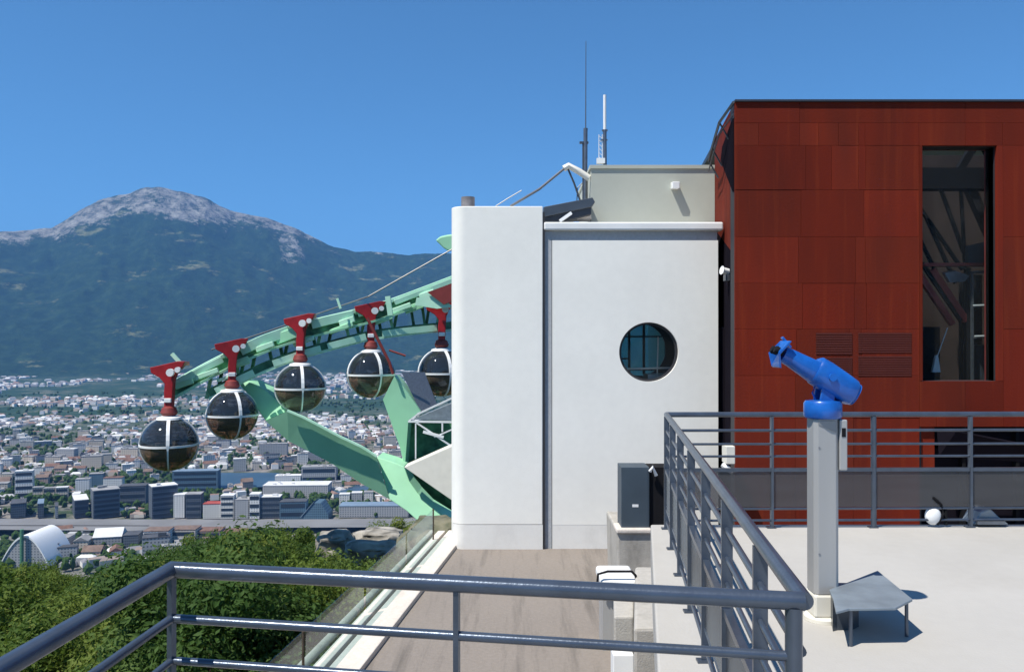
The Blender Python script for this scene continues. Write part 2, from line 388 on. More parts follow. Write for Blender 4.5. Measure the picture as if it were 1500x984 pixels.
# --- river and road strips
def strip(name, pts, m, z):
    bm = BM(); v = [bm.verts.new((*ground_at(a, b, z)[:2], z)) for a, b in pts]
    bm.faces.new(v); o = obj(name, bm, m); o['kind'] = 'structure'; return o
M['water'] = mat('river_water', (.05,.095,.14), .35, 0, var=.3, vscale=.01, bump=.2, bscale=.3)
M['asphalt'] = mat('pale_road_surface', (.20,.20,.20), .85, var=.2, vscale=.02)
M['kerbgrey'] = mat('quay_wall', (.10,.11,.11), .9, var=.4, vscale=.05)
strip('river', [(262,713),(300,715),(410,712),(500,722),(900,724),(900,712),(500,709),(405,692),(290,692),(268,698)], M['water'], ZV+7)
strip('road', [(-400,776),(0,775),(215,777),(420,772),(900,770),(900,757),(420,760),(215,760),(0,759),(-400,758)], M['asphalt'], ZV+8)
bm = BM()
a_, b_ = ground_at(-400, 777.5), ground_at(218, 778.5)
prism(bm, [(a_.x,a_.y,ZV),(b_.x,b_.y,ZV),(b_.x,b_.y,ZV+8),(a_.x,a_.y,ZV+8)], (0,4,0))
tag(obj('quay_wall', bm, M['kerbgrey']), 'long dark grey retaining wall along the near edge of the wide pale road in the valley', 'wall')

# ================================================================== city
def facade(name, c1, c2, win=(.03,.04,.055), amt=.75, fh=3.1, fw=3.6, wz=(.35,.8), wx=(.3,.75)):
    m = bpy.data.materials.new(name); m.use_nodes = True; nt = m.node_tree; N = nt.nodes; L = nt.links
    b = N['Principled BSDF']; b.inputs['Roughness'].default_value = .7
    tc = N.new('ShaderNodeTexCoord'); sp = N.new('ShaderNodeSeparateXYZ'); L.new(tc.outputs['Object'], sp.inputs[0])
    oi = N.new('ShaderNodeObjectInfo')
    def mth(op, a_, b_=0.0, c=None):
        x = N.new('ShaderNodeMath'); x.operation = op
        for i, v in ((0, a_), (1, b_)):
            if isinstance(v, (int, float)): x.inputs[i].default_value = v
            else: L.new(v, x.inputs[i])
        return x.outputs[0]
    fz = mth('FRACT', mth('MULTIPLY', sp.outputs['Z'], 1/fh)); fx = mth('FRACT', mth('MULTIPLY', mth('ADD', sp.outputs['X'], sp.outputs['Y']), 1/fw))
    inz = mth('MULTIPLY', mth('GREATER_THAN', fz, wz[0]), mth('LESS_THAN', fz, wz[1])); inx = mth('MULTIPLY', mth('GREATER_THAN', fx, wx[0]), mth('LESS_THAN', fx, wx[1]))
    f = mth('MULTIPLY', mth('MULTIPLY', inz, inx), amt)
    rp = N.new('ShaderNodeMix'); rp.data_type = 'RGBA'; rp.inputs[6].default_value = (*c1, 1); rp.inputs[7].default_value = (*c2, 1); L.new(oi.outputs['Random'], rp.inputs[0])
    mx = N.new('ShaderNodeMix'); mx.data_type = 'RGBA'; mx.inputs[7].default_value = (*win, 1); L.new(rp.outputs[2], mx.inputs[6]); L.new(f, mx.inputs[0])
    L.new(mx.outputs[2], b.inputs['Base Color']); return m
FAC = {'white': facade('white_facade', (.72,.72,.7), (.62,.6,.56)),
       'cream': facade('cream_facade', (.55,.48,.38), (.62,.56,.48)),
       'pink': facade('pinkish_facade', (.42,.28,.22), (.5,.38,.31)),
       'grey': facade('grey_facade', (.30,.31,.32), (.42,.42,.42)),
       'dark': facade('dark_glass_facade', (.09,.11,.135), (.14,.165,.19), (.02,.03,.045), .8, 3.4, 2.4, (.2,.85), (.15,.85)),
       'blue': facade('blue_glass_facade', (.09,.16,.22), (.13,.22,.28), (.03,.07,.11), .8, 3.4, 3.0, (.15,.85), (.12,.88))}
ROOF = {'grey': mat('grey_flat_roof', (.32,.32,.32), .9, var=.3, vscale=.08), 'white': mat('white_flat_roof', (.66,.66,.65), .9, var=.15, vscale=.08),
        'tile': mat('terracotta_roof', (.20,.115,.085), .9, var=.35, vscale=.2), 'brown': mat('brown_roof', (.20,.14,.11), .9, var=.35, vscale=.15),
        'dark': mat('dark_roof', (.08,.085,.095), .8, var=.3, vscale=.1), 'red': mat('red_roof', (.36,.07,.05), .8, var=.2, vscale=.1),
        'steel': mat('blue_steel_roof', (.24,.32,.40), .5, .2, var=.2, vscale=.05)}
WINM = mat('dark_window_band', (.035,.05,.07), .2, .1)

def mk_block(loc, rot, w_, d_, h_, fac, roof, label, gable=False, group=None, windows=0, extra=0, name='city_building', cat='building'):
    t = thing(name, label, cat, loc, group); 
    bm = BM(); box(bm, -w_/2, w_/2, -d_/2, d_/2, 0, h_)
    bmesh.ops.translate(bm, verts=bm.verts, vec=loc); ow = obj('wall', bm, FAC[fac], t)
    bm = BM()
    if gable:
        rh = min(w_, d_)*.28; q = .6
        if w_ > d_: prism(bm, [(-w_/2-q,-d_/2-q,h_),(-w_/2-q,d_/2+q,h_),(-w_/2-q,0,h_+rh)], (w_+2*q,0,0))
        else: prism(bm, [(-w_/2-q,-d_/2-q,h_),(w_/2+q,-d_/2-q,h_),(0,-d_/2-q,h_+rh)], (0,d_+2*q,0))
    else:
        box(bm, -w_/2-.3, w_/2+.3, -d_/2-.3, d_/2+.3, h_, h_+.9)
        if extra: 
            rr = random.Random(int(w_*100+h_*10))
            for _ in range(extra):
                x = rr.uniform(-.35,.35)*w_; y = rr.uniform(-.3,.3)*d_; s = rr.uniform(1.5,4)
                box(bm, x-s, x+s, y-s*.7, y+s*.7, h_+.9, h_+.9+rr.uniform(1.5,3.5))
    bmesh.ops.translate(bm, verts=bm.verts, vec=loc); obj('roof', bm, ROOF[roof], t)
    for k in range(windows):
        bm = BM(); z0 = h_*(k+.35)/windows; z1 = h_*(k+.8)/windows
        box(bm, -w_*.46, w_*.46, -d_/2-.25, -d_/2+.2, z0, z1)
        bmesh.ops.translate(bm, verts=bm.verts, vec=loc); obj('window', bm, WINM, t)
    t.rotation_euler.z = rot
    return t
def hero(x0, x1, yt, yb, dep, rot, fac, roof, label, **k):
    g = ground_at((x0+x1)/2, yb); d = g.y; h_ = (yb-yt)/F*d
    span = (x1-x0)/F*d; cr, sr = abs(math.cos(rot)), abs(math.sin(rot))
    w_ = max(4, (span - dep*sr)/max(cr, .3))
    return mk_block(Vector((g.x, d+dep/2, ZV)), rot, w_, dep, h_, fac, roof, label, **k)
H = [
 (20,46,690,730,14,.35,'white','white','slim white tower with dark side at the far left, above the long dark sheds',dict(windows=4,extra=1)),
 (46,62,714,731,12,.3,'cream','grey','cream low block just right of the slim white tower',dict(windows=2)),
 (62,80,715,731,12,.3,'cream','grey','middle cream low block of the row right of the slim white tower',dict(windows=2)),
 (80,98,714,731,12,.3,'cream','white','rightmost cream low block of the row right of the slim white tower',dict(windows=2)),
 (-2,34,738,758,40,.5,'dark','dark','long dark shed at the left picture edge, just above the wide road',{}),
 (36,62,738,758,40,.5,'dark','steel','dark shed with a pale blue roof edge, second from the left above the wide road',{}),
 (64,84,742,758,34,.5,'grey','dark','small grey shed third from the left above the wide road',{}),
 (84,126,733,758,50,.55,'dark','white','dark office block with a pale roof edge above the wide road',dict(windows=3)),
 (124,170,718,758,30,.6,'dark','grey','tall dark glass block with a pale left end, above the wide road',dict(windows=6,extra=2)),
 (108,130,702,726,16,.3,'white','grey','white apartment block behind the tall dark glass block, left one',dict(extra=1)),
 (128,150,694,720,16,.3,'blue','grey','blue glass apartment block behind the tall dark glass block',dict(extra=1)),
 (150,178,700,722,16,.2,'white','tile','pale apartment block right of the blue glass block',dict(extra=1)),
 (172,212,712,742,24,.2,'dark','dark','dark wide block between the two tall dark glass blocks',dict(windows=3)),
 (212,256,712,758,26,.6,'dark','white','tall dark glass block under the leftmost gondola pod',dict(windows=6,extra=1)),
 (252,270,725,758,20,.15,'white','white','plain white slab block right of the dark glass block, under the pods',{}),
 (270,294,724,758,20,.15,'dark','grey','dark block touching the right side of the plain white slab block',dict(windows=4)),
 (252,318,690,722,22,.12,'blue','steel','broad blue glass building with a steel roof on the river bank',dict(windows=4)),
 (296,324,738,759,20,.1,'white','red','white low building with a red roof by the wide road',{}),
 (322,342,726,759,18,.1,'white','white','narrow white block right of the red roofed building',dict(windows=4)),
 (342,364,732,759,22,.1,'grey','grey','grey block between two white blocks by the wide road',dict(extra=2)),
 (364,380,724,759,18,.1,'white','white','narrow white block with tall dark openings by the wide road',dict(windows=3)),
 (380,410,728,758,20,.1,'dark','white','dark block with white roof just right of the narrow white block',dict(windows=4,extra=1)),
 (384,480,711,728,40,.05,'grey','white','large flat grey hall below the river bend',dict(extra=4)),
 (408,448,735,760,24,.1,'blue','dark','dark blue box building left of the sloping glass hall',dict(windows=2)),
 (496,598,741,757,30,.03,'grey','steel','long low grey shed with steel roof beside the green girder foot',{}),
 (496,512,724,739,14,.1,'white','white','white small block behind the long low grey shed, left one',{}),
 (514,530,722,739,14,.1,'grey','white','grey small block behind the long low grey shed',{}),
 (532,546,721,739,14,.1,'white','grey','white small block behind the long low grey shed, right one',{}),
 (340,360,672,690,14,.3,'grey','white','grey block on the far river bank below the second pod',dict(extra=1)),
 (379,420,650,668,18,.15,'grey','grey','large grey block with plant on its roof below the green girder',dict(extra=3)),
 (402,440,697,709,20,.1,'white','white','white factory hall near the river bend',dict(extra=3)),
 (440,492,684,708,28,.1,'grey','grey','big grey factory building left of the girder',dict(extra=4,windows=2)),
 (130,176,786,806,30,.25,'grey','white','grey hall with a bright white pitched roof below the wide road',dict(gable=True)),
 (176,202,784,806,24,.2,'dark','dark','dark shed adjoining the white roofed hall below the road',{}),
 (208,246,778,806,24,.1,'white','brown','pale old town house block below the road, left one',dict(windows=3)),
 (248,286,776,800,24,.05,'cream','brown','cream old town house with brown roof below the road',dict(windows=2)),
 (286,322,778,797,24,.05,'pink','tile','pinkish old town house below the road',dict(windows=2)),
 (322,356,780,796,24,.05,'cream','tile','pale row house at the edge of the trees below the road',dict(windows=2)),
 (70,100,788,812,20,.1,'grey','grey','low grey block beside the white domed hall',{}),
 (104,128,792,812,20,.2,'cream','grey','low brown-grey block left of the white roofed hall',dict(gable=True)),
]
for h in H: hero(*h[:9], **h[9])
# sloping glass hall
g0 = ground_at(462, 761); t = thing('glass_hall', 'sloping pale blue glass wedge of a building by the wide road', 'building', g0)
d = g0.y; k = d/F
bm = BM(); prism(bm, [g0+Vector(v) for v in ((-20*k,0,0),(19*k,0,0),(19*k,0,8*k),(8*k,0,25*k),(-2*k,0,25*k),(-20*k,0,3*k))], (0,30,0)); obj('wall', bm, FAC['blue'], t)
bm = BM(); prism(bm, [g0+Vector(v) for v in ((-21*k,-1,3.4*k),(-2*k,-1,26*k),(-2*k,-1,27*k),(-22*k,-1,4.4*k))], (0,32,0)); obj('roof', bm, ROOF['steel'], t)
# domed hall near left
g0 = ground_at(36, 834); k = g0.y/F; t = thing('domed_hall', 'large hall with a white arched shell roof at the left edge below the road', 'hall', g0)
bm = BM(); arc = [(-48+96*i/16, 62*math.sin(math.pi*(i/16*.8+.1))-12) for i in range(17)]
pts = [g0+Vector((a_*k*.75, 0, b_*k)) for a_, b_ in arc]
prism(bm, pts+[p-Vector((0,0,3*k)) for p in reversed(pts)], (0,55,0)); obj('roof', bm, M['white'], t, smooth=True)
bm = BM(); prism(bm, [g0+Vector((-34*k,1,0))]+[p+Vector((0,1,-3.2*k)) for p in pts[1:-1]]+[g0+Vector((34*k,1,0))], (0,50,0)); obj('wall', bm, FAC['grey'], t)
bm = BM(); tube(bm, [g0+Vector((-1*k,-3,0)), g0+Vector((-1*k,-3,60*k))], 2.6*k, 10); obj('mast', bm, M['mintdark'], t)

# block shapes used over and over in the valley
protos = []
rr = random.Random(3)
KINDS = [('white','grey','white flat-roofed apartment block',0),('white','tile','white house with a tiled roof',1),('cream','tile','cream house with a tiled roof',1),
         ('cream','grey','cream flat-roofed block',0),('grey','white','grey block with a pale roof',0),('pink','brown','pinkish brown-roofed town house',1),
         ('grey','dark','grey hall with a dark roof',0),('white','white','bright white block',0)]
occ = [((h[0]+h[1])/2, h[2], h[3], (h[1]-h[0])/2) for h in H] + [(462,735,760,20),(36,770,834,40)]
PODZ = [(0,120,'far left'),(120,205,'left of the first pod'),(205,290,'below the first pod'),(290,385,'below the second pod'),
        (385,480,'left of the green girder'),(480,600,'between green girders')]
YZ = [(560,640,'far off'),(640,690,'in mid town'),(690,757,'beyond the road'),(757,840,'this side of the road')]
def zone(px, py):
    a_ = [s for x0, x1, s in PODZ if x0 <= px < x1]; b_ = [s for y0, y1, s in YZ if y0 <= py < y1]
    return (b_[0] if b_ else 'in the valley')+', '+(a_[0] if a_ else 'at the edge of view')
def make_proto(i):
    fac, roof, lab, gab = KINDS[i % len(KINDS)]
    w_ = rr.uniform(14, 38); d_ = rr.uniform(11, 18); h_ = rr.uniform(9, 22) if not gab else rr.uniform(7, 14)
    t = mk_block(Vector((0,0,0)), 0, w_, d_, h_, fac, roof, 'x', gable=bool(gab), extra=0 if gab else 1, name='town_house' if gab else 'apartment_block')
    return t, lab, gab
protos = [make_proto(i) for i in range(16)]
index_kids()
used = set(); n_b = 0; tries = 0; placed = []
while n_b < 262 and tries < 9000:
    tries += 1
    px = rr.uniform(-8, 606); py = 640 + (772-640)*rr.random()**.8 if rr.random() < .85 else rr.uniform(780, 822)
    if py > 780 and px > 350: continue
    if 757 < py < 781: continue
    if any(abs(px-c) < hw+9 and yt-4 < py < yb+9 for c, yt, yb, hw in occ): continue
    if 688 < py < 718 and 258 < px < 420: continue
    g = ground_at(px, py)
    if any((g.x-q.x)**2+(g.y-q.y)**2 < 26**2 for q in placed): continue
    i = rr.randrange(len(protos)); t, lab, gab = protos[i]
    if i in used: c = copy_tree(t)
    else: c = t; used.add(i)
    c.location = g; c.rotation_euler.z = rr.choice((.35,.35,.6,-1.1,.2,0.0))+rr.uniform(-.08,.08)
    s = rr.uniform(.7,1.15); c.scale = (s, s, s*rr.uniform(.8,1.25))
    c['label'] = lab+' '+zone(px, py); c['group'] = 'blocks and houses of the valley town'
    placed.append(g); n_b += 1
for i, (t, lab, gab) in enumerate(protos):
    if i not in used:
        for ch in kids.get(t.name, []): bpy.data.objects.remove(ch)
        bpy.data.objects.remove(t)

# far suburb and filler: too many to count
def soup(name, n, sampler, m, label, cat, seed=1):
    r_ = random.Random(seed); vs = []; fs = []; tone = []
    for _ in range(n):
        q = sampler(r_)
        if not q: continue
        g, w_, d_, h_, rot = q
        c, s = math.cos(rot), math.sin(rot); b0 = len(vs)
        for z in (0, h_):
            for x, y in ((-w_/2,-d_/2),(w_/2,-d_/2),(w_/2,d_/2),(-w_/2,d_/2)): vs.append((g.x+x*c-y*s, g.y+x*s+y*c, g.z+z))
        rh = h_*1.0 + (r_.random() < .6)*min(w_, d_)*.3
        vs.append((g.x-w_/2*.6*c, g.y-w_/2*.6*s, g.z+rh+.2)); vs.append((g.x+w_/2*.6*c, g.y+w_/2*.6*s, g.z+rh+.2))
        for f in ((0,1,5,4),(1,2,6,5),(2,3,7,6),(3,0,4,7),(4,5,9,8),(5,6,9),(6,7,8,9),(7,4,8)): fs.append(tuple(b0+i for i in f))
        cc = r_.choice(((.75,.74,.7),(.7,.7,.7),(.6,.55,.48),(.5,.42,.35),(.4,.4,.4),(.8,.8,.8)))
        rc = r_.choice(((.22,.14,.11),(.26,.21,.18),(.4,.4,.4),(.65,.65,.65),(.2,.2,.22)))
        tone += [cc]*4+[rc]*4
    me = bpy.data.meshes.new(name); me.from_pydata(vs, [], fs); me.update()
    at = me.attributes.new('tone', 'FLOAT_COLOR', 'FACE'); at.data.foreach_set('color', [x for c in tone for x in (*c, 1)])
    me.materials.append(m); o = bpy.data.objects.new(name, me); COL.objects.link(o); o['kind'] = 'stuff'; tag(o, label, cat)
    return o
ms = bpy.data.materials.new('far_house_paint'); ms.use_nodes = True
an = ms.node_tree.nodes.new('ShaderNodeAttribute'); an.attribute_name = 'tone'
ms.node_tree.links.new(an.outputs['Color'], ms.node_tree.nodes['Principled BSDF'].inputs['Base Color']); ms.node_tree.nodes['Principled BSDF'].inputs['Roughness'].default_value = .85
def s_far(r_):
    px = r_.uniform(-60, 760); py = 545 + 100*r_.random()**1.25
    if 596 < py < 612 and r_.random() < .93: return None
    g = ground_at(px, py); n_ = noise.noise(Vector((g.x*.0016, g.y*.0011, 3)))+.5*noise.noise(Vector((g.x*.006, g.y*.004, 9)))
    if n_ < .03 - (.16 if py > 612 else 0): return None
    s = 1+ max(0, (g.y-2500)/3500)
    return g, r_.uniform(10,24)*s, r_.uniform(8,13)*s, r_.uniform(5,13)*(1+.3*(s-1)), r_.uniform(-.6,.9)
soup('distant_suburb', 6500, s_far, ms, 'hazy far suburb of small white and brown houses spread below the mountain', 'suburb', 5)
def s_mid(r_):
    px = r_.uniform(-60, 760); py = 622 + 136*r_.random()**.9
    if r_.random() < .12: py = r_.uniform(782, 830)
    if py > 781 and px > 350: return None
    if 757 < py < 781: return None
    if 688 < py < 717 and 258 < px < 420: return None
    if any(abs(px-c) < hw+4 and yt < py < yb+5 for c, yt, yb, hw in occ): return None
    g = ground_at(px, py)
    n_ = noise.noise(Vector((g.x*.004, g.y*.003, 6)))
    if n_ < -.22: return None
    return g, r_.uniform(9,22), r_.uniform(8,12), r_.uniform(4,10), r_.choice((.35,.6,-.9,.1))
soup('town_rooftops', 2600, s_mid, ms, 'small roofs and sheds filling the streets between the larger town buildings', 'rooftops', 8)
# town trees: one mass
def blobs(name, n, sampler, m, label, seed):
    r_ = random.Random(seed); vs = []; fs = []
    t_ = bmesh.new(); bmesh.ops.create_icosphere(t_, subdivisions=1, radius=1); bv = [v.co.copy() for v in t_.verts]; bf = [[v.index for v in f.verts] for f in t_.faces]; t_.free()
    for _ in range(n):
        q = sampler(r_)
        if not q: continue
        g, s, h_ = q; b0 = len(vs)
        for v in bv:
            j = r_.uniform(.65,1.3); vs.append((g.x+v.x*s*j, g.y+v.y*s*j, g.z+h_*.5+v.z*h_*.55*j))
        fs += [tuple(b0+i for i in f) for f in bf]
    me = bpy.data.meshes.new(name); me.from_pydata(vs, [], fs); me.materials.append(m); o = bpy.data.objects.new(name, me); COL.objects.link(o)
    o['kind'] = 'stuff'; tag(o, label, 'trees')
def s_tr(r_):
    px = r_.uniform(-60, 760); py = 575 + 182*r_.random()
    if r_.random() < .2: py = r_.uniform(790, 840)
    if 757 < py < 784: return None
    if 688 < py < 720 and 258 < px < 420: return None
    g = ground_at(px, py)
    if noise.noise(Vector((g.x*.004, g.y*.003, 6))) > .12 and r_.random() < .7: return None
    return g, r_.uniform(3.5,7), r_.uniform(7,13)
blobs('town_trees', 5200, s_tr, M['leaf'][1], 'dark green street and park trees scattered through the valley town', 12)

# ================================================================== near hillside: trees, shrubs
def make_tree(idx, rad, hgt, leaf, n, mi, name, lab, conical=0.0):
    t = thing(name, lab, 'tree' if 'tree' in name else 'shrub', (0,0,0))
    r_ = random.Random(idx*11+5); vs = []; fs = []
    nc = 34
    cl = []
    for _ in range(nc):
        while True:
            v = Vector((r_.uniform(-1,1), r_.uniform(-1,1), r_.uniform(-.75,1)))
            if .25 < v.length < 1: break
        v = Vector((v.x*rad*(1-.4*conical*max(0, v.z)), v.y*rad*(1-.4*conical*max(0, v.z)), hgt*.55+v.z*hgt*.42)); cl.append((v, r_.uniform(.22,.42)*rad))
    for _ in range(n):
        c, cr = cl[r_.randrange(nc)]
        dv = Vector((r_.gauss(0,1), r_.gauss(0,1), r_.gauss(0,.8))).normalized()
        p = c + dv*cr*(r_.random()**.33)*r_.uniform(.85,1.12)
        nrm = (dv + Vector((r_.uniform(-.8,.8), r_.uniform(-.8,.8), r_.uniform(-.3,.9)))).normalized()
        u = nrm.orthogonal().normalized(); u = Matrix.Rotation(r_.uniform(0,6.28), 3, nrm) @ u; w_ = nrm.cross(u)
        s = leaf*r_.uniform(.6,1.3); b0 = len(vs)
        vs += [tuple(p-u*s), tuple(p-w_*s*.45+nrm*s*.1), tuple(p+u*s), tuple(p+w_*s*.45+nrm*s*.1)]; fs.append((b0, b0+1, b0+2, b0+3))
    me = bpy.data.meshes.new('crown'); me.from_pydata(vs, [], fs); me.materials.append(M['leaf'][mi])
    o = bpy.data.objects.new('crown', me); COL.objects.link(o); o.parent = t
    bm = BM(); tr = .05*hgt*.5+.02
    tube(bm, [(0,0,-.4),(.03*hgt,0,hgt*.25),(0,.02*hgt,hgt*.6)], tr, 8, tr*.4)
    for k in range(7):
        c = cl[k][0]; tube(bm, [(0,0,hgt*.2+.05*k*hgt*.5), tuple(c*.6+Vector((0,0,hgt*.12))), tuple(c)], tr*.5, 5, tr*.12)
    obj('trunk', bm, M['bark'], t)
    return t
TK = [('broadleaf_tree', 1.7, 3.1, .055, 22000, 0, 'bushy mid green tree'),
      ('broadleaf_tree', 1.4, 2.7, .05, 20000, 1, 'dark green bushy tree'),
      ('leafy_shrub', 1.15, 1.6, .04, 16000, 2, 'yellowish green shrub'),
      ('leafy_shrub', 1.25, 1.8, .042, 17000, 0, 'rounded green shrub'),
      ('broadleaf_tree', 1.5, 3.0, .05, 20000, 0, 'pointed green tree'),
      ('leafy_shrub', 1.0, 1.4, .038, 13000, 1, 'low dark green shrub')]
tps = []
for i, (nm, rad, hg, lf, n, mi, lab) in enumerate(TK):
    tps.append((make_tree(i, rad, hg, lf, n, mi, nm, lab, .8 if i == 4 else 0), lab))
index_kids()
usedt = set(); nt_ = 0; tries = 0; tp = []
r_ = random.Random(21)
XZ = [(-90,90,'at the left edge'),(90,250,'left of the corner post'),(250,400,'right of the corner post'),(400,520,'below the road middle'),(520,680,'near the walkway')]
while nt_ < 285 and tries < 30000:
    tries += 1
    d = 11*math.exp(r_.random()*math.log(78/11)); px = r_.uniform(-90, 655)
    x = PX(px, d)
    rr_ = math.hypot(x, d)
    if px < 230 and rr_ > 58: continue
    if rr_ > 74: continue
    edge = -.94-(13.4-d)*.127-.62 if d < 13.4 else -1.6
    if x > edge-.6: continue
    if 466 < px < 590 and 26 < d < 44 : continue
    z = height(x, d)[0]
    mind = .75+d*.028
    if any((x-a_)**2+(d-b_)**2 < mind**2 for a_, b_ in tp): continue
    wts = [3,2,3,3,1,2] if d > 16 else [1,1,3,3,0,3]
    if px > 400 and d < 45: wts = [1,1,5,3,0,3]
    i = r_.choices(range(6), wts)[0]
    t, lab = tps[i]
    s = r_.uniform(.75,1.2)*(1+max(0, d-30)*.006)
    yl = lerp([(-90,838),(0,834),(120,838),(200,832),(250,806),(300,788),(360,770),(420,764),(620,764),(655,772)], px)+(r_.uniform(-3,9) if r_.random() < .8 else r_.uniform(-14,0))
    if 455 < px < 600 and d < 40: yl = max(yl, 815)
    zmax = -(yl-HY)/F*d; hh_ = TK[i][2]
    if z-.1+hh_*s > zmax: s = (zmax-z+.1)/hh_
    if s < .4: continue
    if x+max(s,.7)*TK[i][1]*.6 > edge-.05: continue
    if i in usedt: c = copy_tree(t)
    else: c = t; usedt.add(i)
    c.location = (x, d, z-.1); sw = max(s, .7); c.scale = (sw*r_.uniform(.9,1.2), sw*r_.uniform(.9,1.2), s); c.rotation_euler.z = r_.uniform(0,6.28)
    zx = [q for a_, b_, q in XZ if a_ <= px < b_]; zd = 'close by' if d < 20 else ('mid slope' if d < 42 else 'on the far crest')
    c['label'] = lab+' '+zd+', '+(zx[0] if zx else 'by the walkway'); c['group'] = 'trees and shrubs on the slope below the railing'
    tp.append((x, d)); nt_ += 1
# weeds on the slope
vs = []; fs = []
for _ in range(42000):
    d = 7*math.exp(r_.random()*math.log(76/7)); px = r_.uniform(-120, 690); x = PX(px, d)
    edge = -.94-(13.4-d)*.127-.72 if d < 13.4 else -1.7
    if x > edge: continue
    z = height(x, d)[0]; s = r_.uniform(.08,.22)*(1+d*.012); a = r_.uniform(0,6.28); l = r_.uniform(-.5,.5); b0 = len(vs)
    vs += [(x-.03*math.cos(a)*(1+d*.03), d-.03*math.sin(a), z-.05), (x+.03*math.cos(a)*(1+d*.03), d+.03*math.sin(a), z-.05), (x+l*s, d+l*s*.5, z+s*1.6)]; fs.append((b0, b0+1, b0+2))
me = bpy.data.meshes.new('undergrowth'); me.from_pydata(vs, [], fs); me.materials.append(M['leaf'][2]); o = bpy.data.objects.new('undergrowth', me); COL.objects.link(o)
tag(o, 'rough grass and weeds covering the slope between the shrubs', 'grass', kind='stuff')

# rocks
def rock(px, py, d, sx, sy, sz, label, seed, m='rock'):
    c = P(px, py, d); bm = BM(); bmesh.ops.create_icosphere(bm, subdivisions=4, radius=1)
    for v in bm.verts:
        n_ = noise.fractal(v.co*1.3+Vector((seed*7.1, 0, 0)), .8, 2, 5); v.co *= 1+.35*n_
        v.co = Vector((math.copysign(abs(v.co.x)**.75, v.co.x)*sx, math.copysign(abs(v.co.y)**.8, v.co.y)*sy, math.copysign(abs(v.co.z)**.7, v.co.z)*sz))+c
    o = obj('rock', bm, M[m], None, True); tag(o, label, 'rock', 'limestone outcrops on the slope')
rock(492, 796, 36, .85, .9, .55, 'pale rounded limestone boulder among shrubs, left of the squared outcrop', 1)
rock(556, 790, 38, 1.15, 1.0, .55, 'squared grey limestone outcrop beyond the walkway, upper one', 2)
rock(548, 808, 34, 1.2, .9, .45, 'flat dark grey rock shelf just below the squared outcrop', 3)
rock(638, 782, 19, .55, .8, .42, 'mossy rock mass at the foot of the white tower', 4, 'mossrock')
rock(612, 800, 19, .45, .6, .36, 'low rough rock beside the end of the glass barrier', 5, 'mossrock')
# ================================================================== walkway, kerb
WZ = -3.45
def wl(y): return -.94-(13.4-y)*.1265      # left edge of the walkway at distance y
bm = BM(); prism(bm, [(wl(-1),-1,WZ),(3.1,-1,WZ),(3.1,13.9,WZ),(wl(13.9),13.9,WZ)], (0,0,-5)); o = obj('walkway', bm, M['walk']); o['kind'] = 'structure'
bm = BM()
for y in (11.2, 9.0, 6.8, 4.6):        # joints cut as thin dark strips laid in the slab
    prism(bm, [(wl(y)+.02,y,WZ+.003),(3.0,y+.02,WZ+.003),(3.0,y+.035,WZ+.003),(wl(y)+.02,y+.015,WZ+.003)], (0,0,.002))
t = thing('walkway_kerb', 'wide cream kerb with channels along the left side of the lower walkway', 'kerb', (wl(8),8,WZ))
def along(x0, x1, y0, y1, z0, z1, bm): prism(bm, [(wl(y0)+x0,y0,z0),(wl(y0)+x1,y0,z0),(wl(y1)+x1,y1,z0),(wl(y1)+x0,y1,z0)], (0,0,z1-z0))
b2 = BM(); along(-.34, 0, -1, 14.6, WZ-4, WZ+.06, b2); obj('coping', b2, M['kerb'], t, bevel=.012)
b2 = BM(); along(-.395, -.345, -1, 14.6, WZ-4, WZ-.02, b2); obj('channel', b2, M['dark'], t)
b2 = BM(); along(-.53, -.40, -1, 14.6, WZ-4, WZ+.05, b2); obj('coping', b2, M['kerb'], t, bevel=.012)
b2 = BM(); along(-.60, -.535, -1, 14.6, WZ-4, WZ-.06, b2); obj('channel', b2, M['dark'], t)
b2 = BM(); tube(b2, [(wl(-1)-.66,-1,WZ+.03),(wl(7)-.66,7,WZ+.03),(wl(14.6)-.64,14.6,WZ+.01)], .05, 12); obj('pipe', b2, M['concrete'], t, True)
bm.free()
t = thing('glass_barrier', 'low transparent glass barrier on thin brown posts along the outer edge of the cream kerb', 'barrier', (wl(8)-.47,8,WZ))
M['barrier'] = glassmat('barrier_glass', (.80,.90,.88), .03, .05, ior=1.35)
for y0, y1 in ((2.2,4.1),(4.2,6.1),(6.2,8.1),(8.2,10.1),(10.2,12.1),(12.2,13.9)):
    b2 = BM(); along(-.474, -.466, y0, y1, WZ+.09, WZ+.56, b2); obj('pane', b2, M['barrier'], t)
for y in (4.15, 8.15, 13.95):
    b2 = BM(); tube(b2, [(wl(y)-.47,y,WZ+.051),(wl(y)-.47,y,WZ+.57)], .014, 8); obj('post', b2, M['bark'], t, True)

# ================================================================== white building
wb = thing('white_building', 'white rendered station building with a round window and rounded left corner', 'building', (1.2,14,WZ))
TY = 13.49; tx0, tx1, tz1 = PX(660,TY), PX(795,TY), PZ(302,TY)
rad = .24; outl = []
for i in range(13):
    a = math.pi + math.pi/2*i/12; outl.append((tx0+rad+rad*math.cos(a), TY+rad+rad*math.sin(a)))
outl = outl + [(tx1,TY),(tx1,19),(tx0,19)]
bm = BM(); prism(bm, [(x,y,PZ(768,TY)+.0) for x,y in outl], (0,0,tz1-PZ(768,TY))); obj('tower_wall', bm, M['plaster'], wb, True, .012)
bm = BM(); prism(bm, [(x,y+(.004 if i < 14 else 0),WZ-2.5) for i,(x,y) in enumerate(outl)], (0,0,PZ(768,TY)-WZ+2.5)); obj('plinth', bm, M['plinth'], wb, True)
